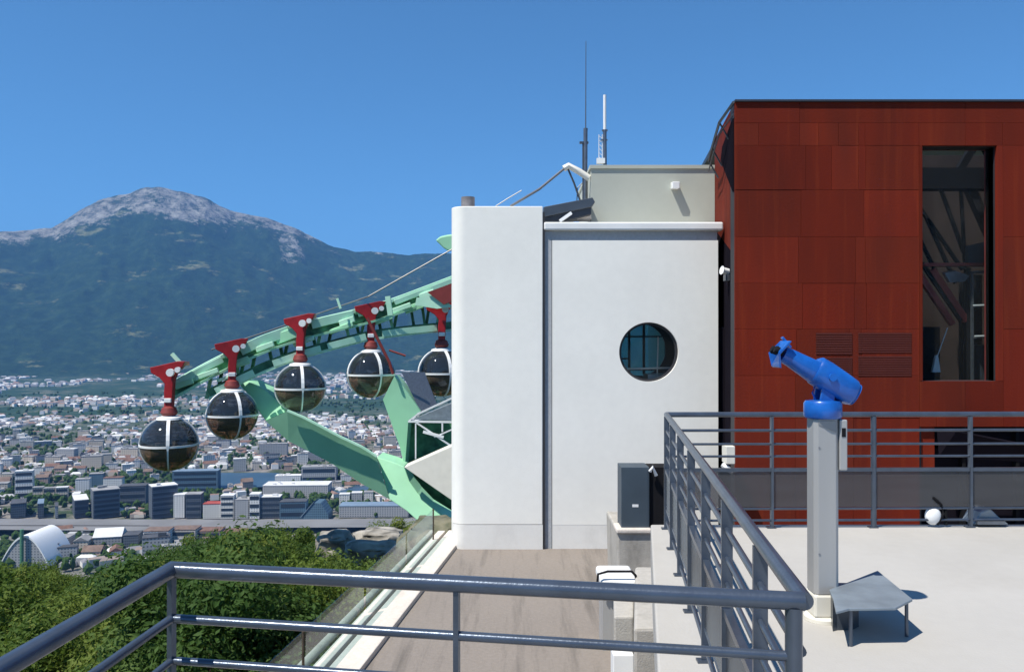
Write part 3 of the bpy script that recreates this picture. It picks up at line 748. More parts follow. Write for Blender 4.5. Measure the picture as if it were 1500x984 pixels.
# recessed strip
bm = BM(); box(bm, tx1+.036, .655, 13.545, 13.9, WZ-.5, 1.79); obj('recess', bm, M['greypaint_and_shade'], wb)
bm = BM(); box(bm, tx1+.004, tx1+.035, 13.5, 13.61, WZ-.3, 2.1); obj('joint', bm, M['dark'], wb)
# wall with round opening
WY = 13.53; wx0, wx1 = PX(809,WY), PX(1052,WY); wz0, wz1 = PZ(768,WY), PZ(352,WY)
cc = P(950.5, 515.5, WY); cr = 43.5/F*WY
bm = BM(); angs = [2*math.pi*i/72 for i in range(72)]
for cx_, cz_ in ((wx0,wz0),(wx1,wz0),(wx1,wz1),(wx0,wz1)): angs.append(math.atan2(cz_-cc.z, cx_-cc.x) % (2*math.pi))
angs = sorted(angs)
ri_, ro_, rb_ = [], [], []
for a in angs:
    ca, sa = math.cos(a), math.sin(a); ts = []
    if abs(ca) > 1e-9: ts.append(((wx1 if ca > 0 else wx0)-cc.x)/ca)
    if abs(sa) > 1e-9: ts.append(((wz1 if sa > 0 else wz0)-cc.z)/sa)
    tt = min(ts)
    ri_.append(bm.verts.new((cc.x+cr*ca, WY, cc.z+cr*sa))); ro_.append(bm.verts.new((cc.x+tt*ca, WY, cc.z+tt*sa))); rb_.append(bm.verts.new((cc.x+tt*ca, WY+.3, cc.z+tt*sa)))
n = len(angs)
rin = [bm.verts.new((v.co.x, WY+.3, v.co.z)) for v in ri_]
for i in range(n):
    j = (i+1) % n
    bm.faces.new((ri_[i], ri_[j], ro_[j], ro_[i])); bm.faces.new((ro_[i], ro_[j], rb_[j], rb_[i])); bm.faces.new((ri_[i], ri_[j], rin[j], rin[i])); bm.faces.new((rin[i], rin[j], rb_[j], rb_[i]))
obj('wall', bm, M['plaster'], wb)
bm = BM(); box(bm, wx0, wx1, WY+.002, WY+.3, WZ-1, wz0-.001); obj('plinth', bm, M['plinth'], wb)
bm = BM(); box(bm, wx0-.08, wx1-.002, WY+.05, WY+.34, wz1+.001, PZ(337,13.48)-.001); obj('fascia', bm, M['greypaint_and_shade'], wb)  # grey paint carries the shade under the roof slab
bm = BM(); box(bm, wx1-.25, wx1-.003, WY+.31, 19, WZ-1, 1.79); obj('side_wall', bm, M['plaster'], wb)
bm = BM(); box(bm, tx1+.02, PX(1060,13.48), 13.48, 19.5, PZ(337,13.48), PZ(325,13.48)); obj('roof_slab', bm, M['white'], wb, bevel=.025)
# the room behind the round window
wnd = obj('window', BM_ := (lambda b: (lathe(b, (cc.x,WY+.06,cc.z), [(cr-.001,0),(cr-.001,.03),(cr-.04,.03),(cr-.04,0),(cr-.001,0)], 64, (0,1,0), False), b)[1])(BM()), M['dark'], wb, True)
bmx = BM(); lathe(bmx, (cc.x,WY+.075,cc.z), [(cr-.042,0),(cr-.042,.008)], 64, (0,1,0)); obj('pane', bmx, M['pane'], wnd)
oc_ = P(936, 512, WY+2.2); BY = WY+2.2; X0, X1, Z0, Z1 = .9, 3.3, cc.z-1.6, 1.7
bm = BM()
for q in ((X0,oc_.x-.5,Z0,Z1),(oc_.x+.5,X1,Z0,Z1),(oc_.x-.5,oc_.x+.5,Z0,oc_.z-.5),(oc_.x-.5,oc_.x+.5,oc_.z+.5,Z1)): box(bm, q[0], q[1], BY, BY+.05, q[2], q[3])
obj('back_wall', bm, M['slate'], wnd)
bm = BM(); lathe(bm, (oc_.x,BY-.03,oc_.z), [(.5,0),(.5,.02)], 48, (0,1,0)); obj('inner_screen', bm, M['tealglass'], wnd)
bm = BM(); lathe(bm, (oc_.x,BY-.06,oc_.z), [(.5,0),(.74,0),(.74,.025),(.5,.025),(.5,0)], 48, (0,1,0), False); obj('screen_ring', bm, M['slate'], wnd)
bm = BM(); cT = Vector((oc_.x, BY-.06, oc_.z))
for dx in (-.2, .08): bar(bm, cT+Vector((dx,-.02,-.47)), cT+Vector((dx,-.02,.47)), .045, .04, (0,1,0))
for dz, x0, x1 in ((.25,-.42,.42), (-.17,-.47,-.2), (-.38,-.3,.42)): bar(bm, cT+Vector((x0,-.03,dz)), cT+Vector((x1,-.03,dz)), .03, .03)
obj('mullion', bm, M['slate'], wnd)
bm = BM(); bar(bm, (cc.x+.24,WY+.6,cc.z-.5), (cc.x+.26,WY+.6,cc.z+.25), .02, .02, (0,1,0)); bar(bm, (cc.x-.3,WY+.6,cc.z-.3), (cc.x+.5,WY+.6,cc.z-.28), .03, .03); obj('inner_rail', bm, M['steel'], wnd)
bm = BM(); box(bm, cc.x+.1, cc.x+.5, WY+.7, WY+1.2, cc.z-.62, cc.z-.4); obj('inner_desk', bm, M['steel'], wnd)
# rooftop parts
bm = BM(); lathe(bm, P(685.5, 302, 13.9), [(.115,-.02),(.115,.15),(.09,.15)], 20); obj('vent_pot', bm, M['chimney'], wb, True)
GY = 14.8
bm = BM(); box(bm, PX(866,GY), 3.72, GY, 17.5, 1.94, PZ(247,GY)); obj('rooftop_room', bm, M['greybox'], wb)
bm = BM(); box(bm, PX(864,GY), 3.72, GY-.03, 17.6, PZ(247,GY), PZ(242,GY)); obj('capping', bm, M['greybox'], wb)
bm = BM(); bar(bm, P(988,272,GY)+Vector((0,.02,0)), P(988,272,GY)-Vector((0,.17,.02)), .13, .12); obj('spout', bm, M['white'], wb, bevel=.01)
bm = BM(); prism(bm, [P(796,318,14.2),P(796,303,14.2),P(868,289,14.2),P(872,296,14.2),P(866,303,14.2)], (0,1.2,0)); obj('roof_fascia', bm, M['fascia'], wb, bevel=.01)
bm = BM(); prism(bm, [P(797,323,14.25),P(797,318,14.25),P(866,303,14.25),P(866,313,14.25),P(828,323,14.25)], (0,.5,0)); obj('roof_soffit', bm, M['slate'], wb)
bm = BM(); bar(bm, P(820,324,14.1), P(837,312,14.1), .1, .05); obj('gutter_piece', bm, M['white'], wb)
bm = BM(); box(bm, PX(838,14.5), PX(866,14.5), 14.45, 14.8, PZ(321,14.5), PZ(315,14.5)); obj('ledge', bm, M['kerb'], wb)
bm = BM(); box(bm, 3.42, 3.52, 13.6, 14.0, -1.9, 0.2); obj('downpipe', bm, M['gapdark'], wb)

# antennas
t = thing('radio_mast', 'tallest thin antenna mast left of the grey rooftop room', 'antenna', P(857.5,300,15.5))
bm = BM(); tube(bm, [P(857.5,300,15.5), P(858,190,15.5), P(858.5,60,15.5)], .018, 8, .006); tube(bm, [P(857.5,300,15.5), P(857.8,188,15.5)], .04, 10); obj('mast', bm, M['railbar'], t, True)
bm = BM(); bar(bm, P(849,209,15.5), P(862,209,15.5), .05, .04); tube(bm, [P(854,300,15.5), P(854,208,15.5)], .014, 6); bar(bm, P(855,189,15.5), P(861,189,15.5), .03, .03); obj('bracket', bm, M['fascia'], t)
t = thing('lattice_antenna', 'short white-tipped antenna with a small lattice frame on the grey rooftop room', 'antenna', P(884,243,15.6))
bm = BM(); tube(bm, [P(886,139,15.6), P(886,192,15.6)], .03, 10); obj('whip', bm, M['white'], t, True)
bm = BM(); tube(bm, [P(886,190,15.6), P(886.5,243,15.6)], .035, 10); bar(bm, P(882,191,15.6), P(890,191,15.6), .05, .03); bar(bm, P(880,205,15.6), P(890,205,15.6), .05, .02); obj('mast', bm, M['railbar'], t, True)
bm = BM()
for x in (877.5, 882.5):
    tube(bm, [P(x,243,15.6), P(x,197,15.6)], .008, 6)
for k in range(7): tube(bm, [P(877.5,199+k*6.2,15.6), P(882.5,203+k*6.2,15.6)], .006, 5)
bar(bm, P(874,236,15.6), P(886,236,15.6), .1, .1); obj('lattice', bm, M['white'], t)
t = thing('cable_anchor', 'white tubular strut holding stay cables above the dark roof edge', 'strut', P(845,300,14.9))
bm = BM(); tube(bm, [P(826,247,14.9), P(833,243,14.9), P(848,251,14.9), P(863,261,14.9)], .06, 10); obj('strut', bm, M['cream'], t, True)
bm = BM(); tube(bm, [P(831,245,14.9), P(841,268,14.9), P(851,297,14.9)], .018, 8); tube(bm, [P(845,295,14.9),P(846,275,14.9),P(853,268,14.9)], .01, 6); obj('leg', bm, M['fascia'], t)
bm = BM(); tube(bm, [P(829,245,14.9), P(790,277,14.6), P(748,302,14.4)], .022, 8); obj('cable', bm, M['cable'], t)
bm = BM(); tube(bm, [P(764,279,16), P(745,290,16), P(726,302,16)], .01, 6); obj('cable', bm, M['cable'], t)

# ================================================================== red building
rb = thing('red_building', 'rust red panel clad building with a tall window on the right', 'building', (6,14,WZ))
RY = 12.4
def rx(px): return PX(px, RY)
def rz(py): return PZ(py, RY)
wx = (rx(1352), rx(1461)); wz = (rz(558), rz(213)); topz = rz(149)
xs = [1077, 1180, 1268, 1347, 1470, 1560, 1660, 1760]; ys = [149, 180, 213, 278, 347, 415, 482, 550, 605, 690, 780, 960]
bm = BM(); tl = bm.loops.layers.float_color.new('tone')
rr2 = random.Random(9)
def panel(x0, x1, y0, y1, tone=None, dy=0.0):
    g = .002
    vv = box(bm, rx(x0)+g, rx(x1)-g, RY+dy, RY+.06, rz(y1)+g, rz(y0)-g)
    k = tone if tone else rr2.uniform(.85,1.09)
    hue = rr2.uniform(.9,1.1)
    for f in set(f for v in vv for f in v.link_faces):
        for l in f.loops: l[tl] = (k, k*hue, k*hue, 1)
def grid(xr, yr, **k):
    for a_, b_ in zip(xr, xr[1:]):
        for c_, d_ in zip(yr, yr[1:]): panel(a_, b_, c_, d_, dy=rr2.uniform(0,.006), **k)
grid([1077,1172,1415,1560,1760], [149,180], )
grid([1077,1112,1172,1200,1229,1258,1268,1347], [180,213])
grid([1347,1415,1470,1560,1660,1760], [180,213])
grid([1077,1181,1219,1258,1269,1347], [213,278])
grid([1077,1174,1266,1347], [278,347]); grid([1077,1170,1254,1268,1347], [347,415]); grid([1077,1176,1252,1270,1347], [415,482]); grid([1077,1167,1245,1262,1347], [482,550])
grid([1077,1165,1250,1347], [550,612,690,780]); grid([1077,1250,1347,1420,1560,1760], [780,960])
panel(1347, 1352, 213, 558, .7); panel(1461, 1470, 213, 558, 1.15)
grid([1347,1415,1470], [558,605]); 
grid([1470,1560,1660,1760], [213,347,482,605]); 
grid([1347,1372,1470,1560,1760], [605,625]);
o = obj('wall', bm, M['corten'], rb, bevel=.002, bev_seg=1)
# backing behind the panels with holes left for window and doorway
bm = BM()
for x0, x1, y0, y1 in ((1078,1352,150,959),(1461,1759,150,624),(1352,1461,150,213),(1352,1461,558,624),(1352,1759,780,959)):
    box(bm, rx(x0), rx(x1), RY+.062, RY+.3, rz(y1), rz(y0))
obj('frame_wall', bm, M['dark'], rb)
# side wall following the walkway line, top part red, lower shade built as a dark panel
def sx(y): return rx(1077)+(y-RY)*.118
bm = BM(); tl = bm.loops.layers.float_color.new('tone')
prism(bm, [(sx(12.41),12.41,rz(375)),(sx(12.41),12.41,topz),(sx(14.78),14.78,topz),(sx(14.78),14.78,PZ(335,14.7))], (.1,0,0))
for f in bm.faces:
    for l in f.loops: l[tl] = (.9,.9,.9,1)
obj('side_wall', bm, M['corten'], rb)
bm = BM(); prism(bm, [(sx(12.41),12.41,WZ-1),(sx(12.41),12.41,rz(375)-.004),(sx(14.78),14.78,PZ(335,14.7)-.004),(sx(14.78),14.78,WZ-1)], (.1,0,0)); obj('side_shade_panel', bm, M['gapdark'], rb)
bm = BM(); box(bm, sx(RY)-.004, rx(1760), RY-.03, RY+.3, topz, topz+.03); obj('roof_edge', bm, M['slate'], rb)
bm = BM(); prism(bm, [(sx(12.45),12.45,topz-.1),(sx(12.45)+.6,12.45,topz-.1),(sx(12.45)+.6,14.5,topz-.1),(rx(1760),14.5,topz-.1),(rx(1760),20,topz-.1),(sx(20),20,topz-.1),(sx(14.78),14.78,topz-.1)], (0,0,.09)); obj('roof', bm, M['slate'], rb)  # gap left over the window room so the sun lights its inside
# balcony rail on the side, sloping
t = rb
bm = BM(); 
a_ = [(sx(12.42)-.02,12.42,topz+.0),(sx(12.9)-.17,12.9,topz-.18),(sx(13.6)-.2,13.6,topz-.42),(sx(14.2)-.18,14.2,topz-.5)]
tube(bm, a_, .022, 8); tube(bm, [(x,y,z-.18) for x,y,z in a_], .012, 6)
for q in a_[1:]: tube(bm, [q, (q[0]+.17,q[1],q[2]-.3)], .014, 6)
obj('side_rail', bm, M['fascia'], rb, True)
bm = BM(); prism(bm, [(sx(12.45)-.03,12.45,rz(172)),(sx(12.45)-.03,12.45,rz(280)),(sx(13.8)-.03,13.8,PZ(235,13.8)),(sx(13.6)-.03,13.6,PZ(215,13.6))], (.028,0,0)); obj('shade_plate', bm, M['gapdark'], rb)  # dark sheet standing in for a shadow on the side wall
# dark louvre patches
bm = BM()
for x0, x1, y0, y1 in ((1195,1248,487,519),(1257,1335,487,517),(1195,1248,523,551),(1257,1335,521,551)):
    n_ = 9
    for k in range(n_):
        za, zb = rz(y0+(y1-y0)*(k+.15)/n_), rz(y0+(y1-y0)*(k+.85)/n_); box(bm, rx(x0), rx(x1), RY-.006, RY-.001, zb, za)
obj('louvre', bm, M['cortendark'], rb)
# tall window, its reveal and pane
wn = thing('window', None, None, (wx[0],RY,wz[0])); wn.location = wn.location - rb.location; wn.parent = rb
del_ = [k for k in ('label','category') if k in wn]
bm = BM()
for k in (0,1): box(bm, wx[k]-(.0 if k else .03), wx[k]+(.03 if k else .0), RY+.10, RY+.34, wz[0], wz[1])
box(bm, wx[0], wx[1], RY+.10, RY+.34, wz[0]-.03, wz[0]); box(bm, wx[0], wx[1], RY+.10, RY+.34, wz[1], wz[1]+.03)
obj('frame', bm, M['redoxide'], wn)
bm = BM(); box(bm, wx[0]+.002, wx[1]-.002, RY+.22, RY+.232, wz[0]+.002, wz[1]-.002); obj('pane', bm, M['pane'], wn)
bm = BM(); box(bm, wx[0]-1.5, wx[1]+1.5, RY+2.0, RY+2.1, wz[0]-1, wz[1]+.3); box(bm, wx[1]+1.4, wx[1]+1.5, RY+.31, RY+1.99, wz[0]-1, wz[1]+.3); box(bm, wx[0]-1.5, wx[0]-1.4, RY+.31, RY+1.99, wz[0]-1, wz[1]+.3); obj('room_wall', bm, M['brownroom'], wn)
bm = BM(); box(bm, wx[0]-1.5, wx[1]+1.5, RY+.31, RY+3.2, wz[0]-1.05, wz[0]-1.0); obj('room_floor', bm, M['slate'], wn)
IY = RY+.9
def ip(px, py, dy=0): return P(px, py, IY+dy)
bm = BM(); bar(bm, ip(1340,263), ip(1475,263), .25, .34); obj('beam', bm, M['black'], wn)
bm = BM()
for a_, b_, wd in (((1358,320),(1400,415),.05),((1345,345),(1372,400),.05),((1376,270),(1412,370),.05),((1408,275),(1414,395),.045),((1418,270),(1462,370),.14),((1410,395),(1345,300),.05),((1440,215),(1455,245),.06),((1428,212),(1404,252),.11),((1350,385),(1408,470),.06)):
    bar(bm, ip(*a_), ip(*b_), wd, wd, (0,1,0))
obj('brace', bm, M['black'], wn)
bm = BM(); bar(bm, ip(1350,388,-.05), ip(1462,388,-.05), .2, .05); bar(bm, ip(1415,470), ip(1365,395), .1, .08, (0,1,0)); bar(bm, ip(1345,400), ip(1395,475), .09, .08, (0,1,0)); obj('brace', bm, M['redoxide'], wn)
bm = BM(); prism(bm, [ip(1418,360,-.1),ip(1452,352,-.1),ip(1454,388,-.1),ip(1419,389,-.1)], (0,.08,0)); obj('screen', bm, M['fascia'], wn)
bm = BM(); prism(bm, [ip(1384,400,-.2),ip(1402,397,-.2),ip(1420,404,-.2),ip(1414,412,-.2),ip(1392,414,-.2)], (0,.1,.02)); obj('lamp_tray', bm, M['railbar'], wn)
bm = BM()
for y in (395, 444, 490): bar(bm, ip(1424,y+4,-.1), ip(1458,y+3,-.1), .25, .035)
for x in (1424, 1457): bar(bm, ip(x,400,-.1), ip(x,560,-.1), .03, .05, (0,1,0))
obj('shelf', bm, M['railbar'], wn)
bm = BM(); box(bm, ip(1426,0).x, ip(1456,0).x, IY, IY+.3, ip(0,565).z, ip(0,505).z); obj('cabinet', bm, M['fascia'], wn)
bm = BM(); prism(bm, [ip(1366,545),ip(1378,545),ip(1374,520),ip(1371,520)], (0,.05,0)); prism(bm, [ip(1444,545),ip(1450,545),ip(1449,525),ip(1445,525)], (0,.05,0)); tube(bm, [ip(1373,522), ip(1388,480)], .008, 6); obj('white_bottle', bm, M['white'], wn)
bm = BM(); box(bm, ip(1345,0).x, ip(1398,0).x, IY+.45, IY+.5, ip(0,565).z, ip(0,478).z); obj('dark_screen', bm, M['black'], wn)
bm = BM(); bar(bm, ip(1417,392), ip(1417,562), .07, .09, (0,1,0)); obj('upright', bm, M['black'], wn)
bm = BM(); box(bm, ip(1424,0).x, ip(1457,0).x, IY+.35, IY+.4, ip(0,565).z, ip(0,400).z); obj('dark_screen', bm, M['black'], wn)
bm = BM(); bar(bm, ip(1426,447,-.25), ip(1456,446,-.25), .03, .02); bar(bm, ip(1428,492,-.25), ip(1456,491,-.25), .03, .02); obj('light_strip', bm, M['white'], wn)
# low doorway on the right
bm = BM(); box(bm, rx(1352), rx(1759), RY+.31, RY+.36, rz(780), rz(625)); obj('door_glazing', bm, M['gapdark'], rb)
bm = BM()
for x in (1352, 1420, 1500, 1600):
    bm = BM(); box(bm, rx(x), rx(x)+.05, RY+.2, RY+.3, rz(780), rz(625)); obj('door_frame', bm, M['black'], rb)
bm = BM(); prism(bm, [P(1372,630,RY-.02),P(1400,632,RY-.3),P(1500,652,RY-.55),P(1700,690,RY-.55),P(1700,672,RY-.02),P(1375,668,RY-.02)], (0,0,.02)); obj('wall_shade_wedge', bm, M['gapdark'], rb)  # triangular wall shadow built as a black sheet
bm = BM(); box(bm, rx(1352), rx(1372), RY+.07, RY+.2, rz(690), rz(625)); tl = bm.loops.layers.float_color.new('tone')
for f in bm.faces:
    for l in f.loops: l[tl] = (1,1,1,1)
obj('pier', bm, M['corten'], rb)

# ledge pieces in the gap between the two buildings
t = thing('air_unit', 'small pale box in the dark gap between the white and the red building', 'box', P(1066,672,12.2))
bm = BM(); box(bm, PX(1061,12.1), PX(1074,12.1), 12.0, 12.25, PZ(678,12.1), PZ(652,12.1)); obj('body', bm, M['cream'], t, bevel=.01)
bm = BM(); tube(bm, [P(1058,680,12.1), P(1074,692,12.0)], .04, 8); obj('pipe', bm, M['white'], t)
bm = BM(); lathe(bm, P(1067,398,13.0), [(.05,0),(.05,.1),(.07,.12)], 14, (-1,-.3,.2)); tube(bm, [P(1067,398,13.0), P(1076,400,13.0)], .025, 8)
o = obj('floodlight', bm, M['white'], None, True); tag(o, 'small white floodlight in the gap left of the red building', 'lamp')
bm = BM(); box(bm, PX(1062,13), PX(1075,13), 12.95, 13.1, PZ(411,13), PZ(402,13)); o = obj('wall_bracket', bm, M['railbar']); tag(o, 'small grey bracket under the floodlight left of the red building', 'bracket')

# ================================================================== deck
DZ = -1.6
bm = BM()
dk = [(-1.22,2.42),(.42,2.18),(1.20,7.1),(14,7.14),(14,-7),(-2.2,-7)]
prism(bm, [(x,y,DZ) for x,y in dk], (0,0,-.35)); o = obj('deck', bm, M['deck'], bevel=.015); o['kind'] = 'structure'
bm = BM(); prism(bm, [(x,y,DZ-.352) for x,y in [(-.9,2.1),(.5,2.0),(1.3,6.95),(14,6.95),(14,-7),(-1.8,-7)]], (0,0,-6)); o = obj('deck_support_wall', bm, M['concrete']); tag(o, 'concrete supporting wall under the pale viewing deck', 'wall')
# lower right yard behind the deck edge
bm = BM(); box(bm, 3.11, 16, 7.2, 12.3, WZ-2, WZ-.1); o = obj('yard_floor', bm, M['concrete']); o['kind'] = 'structure'

# ------------------------------------------------------------ railings
def rail_run(name, label, pts, posts, panel=True, feet=True, top_r=.0222, group='grey railings around the deck', trim=(0,0), pw=.045):
    """pts: plan points of the run (x,y); top tube at z -.637"""
    t = thing(name, label, 'railing', (pts[0][0], pts[0][1], DZ), group)
    bm = BM(); tube(bm, [(x,y,-.637) for x,y in pts], top_r, 20); obj('handrail', bm, M['rail'], t, True)
    P0, P1 = Vector(pts[0]), Vector(pts[-1]); bp = [tuple(P0+(Vector(pts[1])-P0).normalized()*trim[0])]+list(pts[1:-1])+[tuple(P1-(P1-Vector(pts[-2])).normalized()*trim[1])]
    for z in (-.772, -.888, -.992):
        bm = BM(); tube(bm, [(x,y,z) for x,y in bp], .0105 if z < -.78 else .0125, 10); obj('bar', bm, M['rail'], t, True)
    bm = BM()
    for a_, b_ in zip(bp, bp[1:]): bar(bm, (*a_,-1.106), (*b_,-1.106), .03, .03)
    obj('bar', bm, M['rail'], t)
    for z in (-1.436, -1.535):
        bm = BM(); tube(bm, [(x,y,z) for x,y in bp], .0105, 8); obj('bar', bm, M['rail'], t, True)
    if panel:
        for a_, b_ in zip(pts, pts[1:]):
            A = Vector((*a_,0)); B = Vector((*b_,0)); dd = (B-A).normalized(); n_ = dd.cross(Vector((0,0,1)))*.006
            A2 = A+dd*.04; B2 = B-dd*.04
            bm = BM(); prism(bm, [A2-n_+Vector((0,0,-1.422)), B2-n_+Vector((0,0,-1.422)), B2-n_+Vector((0,0,-1.124)), A2-n_+Vector((0,0,-1.124))], n_*2); obj('panel', bm, M['panel'], t)
    for x, y, wd, ang in posts:
        bm = BM()
        if wd >= .03:
            tube(bm, [(x,y,DZ+.002),(x,y,-.652)], wd/2, 14)
        else:
            dd = Vector((math.cos(ang), math.sin(ang), 0))
            bar(bm, (x,y,DZ+.002), (x,y,-.652), pw, wd, tuple(dd))
        p = obj('post', bm, M['rail'], t, wd >= .03)
        if feet and wd < 1:
            bm = BM(); box(bm, x-.045, x+.03, y-.025, y+.025, DZ+.001, DZ+.012); obj('foot_plate', bm, M['rail'], p)
    return t
A0 = (-1.19,-1.55); A1 = (-.943,2.273); A2 = (.712,1.997); A3 = (1.31,6.95); A4 = (4.45,7.0); A5 = (9.5,7.03)
def on(a_, b_, k): return (a_[0]+(b_[0]-a_[0])*k, a_[1]+(b_[1]-a_[1])*k)
angF = math.atan2(A2[1]-A1[1], A2[0]-A1[0]); angS = math.atan2(A3[1]-A2[1], A3[0]-A2[0]); angL = math.atan2(A1[1]-A0[1], A1[0]-A0[0])
q = on(A1, A2, .4826)
rail_run('railing', 'shiny grey tube railing in the foreground bending left at the corner post', [A0, A1, A2],
         [(*A1,.014,angF), (*q,.014,angF), (*on(A1,A2,.985),.042,0), (*on(A1,A0,.36),.045,0)], panel=False, feet=False, trim=(0,.025), pw=.024)
sp = [on(A2, A3, k) for k in (.12,.27,.42,.57,.72,.86,.995)]
rail_run('railing', 'side railing running away from the near corner towards the round window', [A2, A3], [(*p,.02,angS) for p in sp], panel=True, trim=(.03,0))
fp = []
for px, wd in ((1130,.02),(1280,.046),(1423,.02)):
    y = 6.97; x = PX(px, y); k = (x-A3[0])/(A4[0]-A3[0]); p = on(A3, A4, k); fp.append((*p, wd, 0))
fp += [(*A4,.046,0),(*on(A4,A5,.3),.02,0),(*on(A4,A5,.6),.046,0),(*on(A4,A5,.97),.046,0)]
rail_run('railing', 'far railing with smoked panels across the far edge of the pale deck', [A3, A4, A5], fp, panel=True)

# ------------------------------------------------------------ telescope
TX, TYY = PX(1204.5, 4.7), 4.7
t = thing('viewing_telescope', 'bright blue coin telescope on a square grey metal post on the deck', 'telescope', (TX,TYY,DZ))
def tp_(px, py, dy=0): return P(px, py, TYY)+Vector((0,dy,0))
bm = BM(); w2 = .071; ch = .02; zt = PZ(612,TYY)
oc = [(-w2+ch,-w2),(w2-ch,-w2),(w2,-w2+ch),(w2,w2-ch),(w2-ch,w2),(-w2+ch,w2),(-w2,w2-ch),(-w2,-w2+ch)]
prism(bm, [(TX+a_,TYY+b_,DZ+.16) for a_, b_ in oc], (0,0,zt-DZ-.16)); obj('post', bm, M['steel'], t, bevel=.004)
bm = BM(); box(bm, TX-.074, TX+.072, TYY-.078, TYY+.076, DZ+.03, DZ+.158); obj('base_block', bm, M['cream'], t, bevel=.012)
bm = BM(); lathe(bm, (TX+.0,TYY,DZ+.001), [(.105,0),(.105,.02),(.095,.03)], 28); obj('foot_plate', bm, M['cream'], t, True)
bm = BM(); box(bm, TX+w2+.001, TX+w2+.045, TYY-.07, TYY+.05, PZ(686,TYY), zt-.004); obj('coin_box', bm, M['steel'], t, bevel=.006)
bm = BM(); prism(bm, [(TX-.05,TYY-w2-.004,zt-.03),(TX+.05,TYY-w2-.004,zt-.075),(TX+.05,TYY-w2-.004,zt-.01),(TX-.05,TYY-w2-.004,zt-.01)], (0,.003,0)); obj('name_plate', bm, M['steeldark'], t)
# head
bm = BM(); box(bm, TX+w2+.012, TX+w2+.034, TYY-.0725, TYY-.0705, zt-.10, zt-.05); obj('coin_slot', bm, M['black'], t)
for z_ in (.02, .62):
    bm = BM(); lathe(bm, (TX-.045,TYY-w2,zt-.14-z_), [(.006,0),(.006,.003)], 10, (0,-1,0)); obj('screw', bm, M['steeldark'], t)
bm = BM(); cB = tp_(1205,612); lathe(bm, cB, [(.098,.002),(.105,.012),(.105,.085),(.095,.10),(.05,.105)], 36); obj('turntable', bm, M['bluepaint'], t, True)
bm = BM(); prism(bm, [tp_(1196,590,-.05),tp_(1217,590,-.05),tp_(1220,555,-.05),tp_(1208,552,-.05),tp_(1201,560,-.05)], (0,.018,0)); obj('yoke', bm, M['bluepaint'], t, bevel=.004)
bm = BM(); prism(bm, [tp_(1196,590,.05),tp_(1217,590,.05),tp_(1220,555,.05),tp_(1208,552,.05),tp_(1201,560,.05)], (0,.018,0)); obj('yoke', bm, M['bluepaint'], t, bevel=.004)
bm = BM(); tube(bm, [tp_(1193,566),tp_(1190,575),tp_(1196,588)], .006, 8); obj('handle', bm, M['bluepaint'], t)
A = tp_(1146,518); B = tp_(1250,572); ax = (B-A).normalized(); up = Vector((0,1,0)).cross(ax); up = up if up.z > 0 else -up
Ls = (B-A).length
def loft(bm, secs, n=28, pw=2.6):
    rings = []
    for t_, hh, ww, off in secs:
        c = A+ax*Ls*t_+up*off; ring = []
        for j in range(n):
            a = 2*math.pi*j/n; ca, sa = math.cos(a), math.sin(a)
            ring.append(bm.verts.new(c+Vector((0,1,0))*ww*math.copysign(abs(ca)**(2/pw), ca)+up*hh*math.copysign(abs(sa)**(2/pw), sa)))
        rings.append(ring)
    for a_, b_ in zip(rings, rings[1:]):
        for j in range(n): bm.faces.new((a_[j], a_[(j+1)%n], b_[(j+1)%n], b_[j]))
    bm.faces.new(rings[0]); bm.faces.new(rings[-1])
bm = BM(); loft(bm, [(0,.046,.055,0),(.12,.05,.06,0),(.3,.058,.065,-.004),(.46,.066,.07,-.008),(.50,.068,.07,-.006)]); obj('eyepiece_housing', bm, M['bluepaint'], t, True)
bm = BM(); loft(bm, [(.44,.07,.078,.002),(.47,.083,.085,.004),(.6,.085,.088,.0),(.85,.082,.086,-.012),(.97,.078,.082,-.016),(1.0,.07,.075,-.018)]); obj('lens_housing', bm, M['bluepaint'], t, True)
bm = BM(); loft(bm, [(1.001,.062,.066,-.018),(1.03,.066,.07,-.018),(1.035,.055,.058,-.018)]); obj('lens_hood', bm, M['bluepaint'], t, True)
bm = BM()
c = A
prism(bm, [c+up*.075-ax*.02+Vector((0,-.085,0)), c+up*.075-ax*.02+Vector((0,.085,0)), c-up*.02-ax*.05+Vector((0,.09,0)), c-up*.085-ax*.0+Vector((0,.075,0)), c-up*.085-ax*.0+Vector((0,-.075,0)), c-up*.02-ax*.05+Vector((0,-.09,0))], ax*.012)
obj('face_plate', bm, M['bluepaint'], t, bevel=.003)
for dy in (-.033, .033):
    bm = BM(); lathe(bm, c-ax*.06+Vector((0,dy,0)), [(.020,0),(.024,.01),(.018,.05)], 16, ax); obj('eyepiece', bm, M['black'], t, True)
bm = BM(); bar(bm, c+up*.09-ax*.03+Vector((0,.05,0)), c+up*.06+ax*.04+Vector((0,.05,0)), .03, .012); obj('sight_guard', bm, M['bluepaint'], t)
bm = BM(); lathe(bm, A+ax*Ls*.62-Vector((0,.088,0)), [(.022,0),(.022,.014)], 20, (0,-1,0)); obj('pivot_cap', bm, M['bluepaint'], t, True)
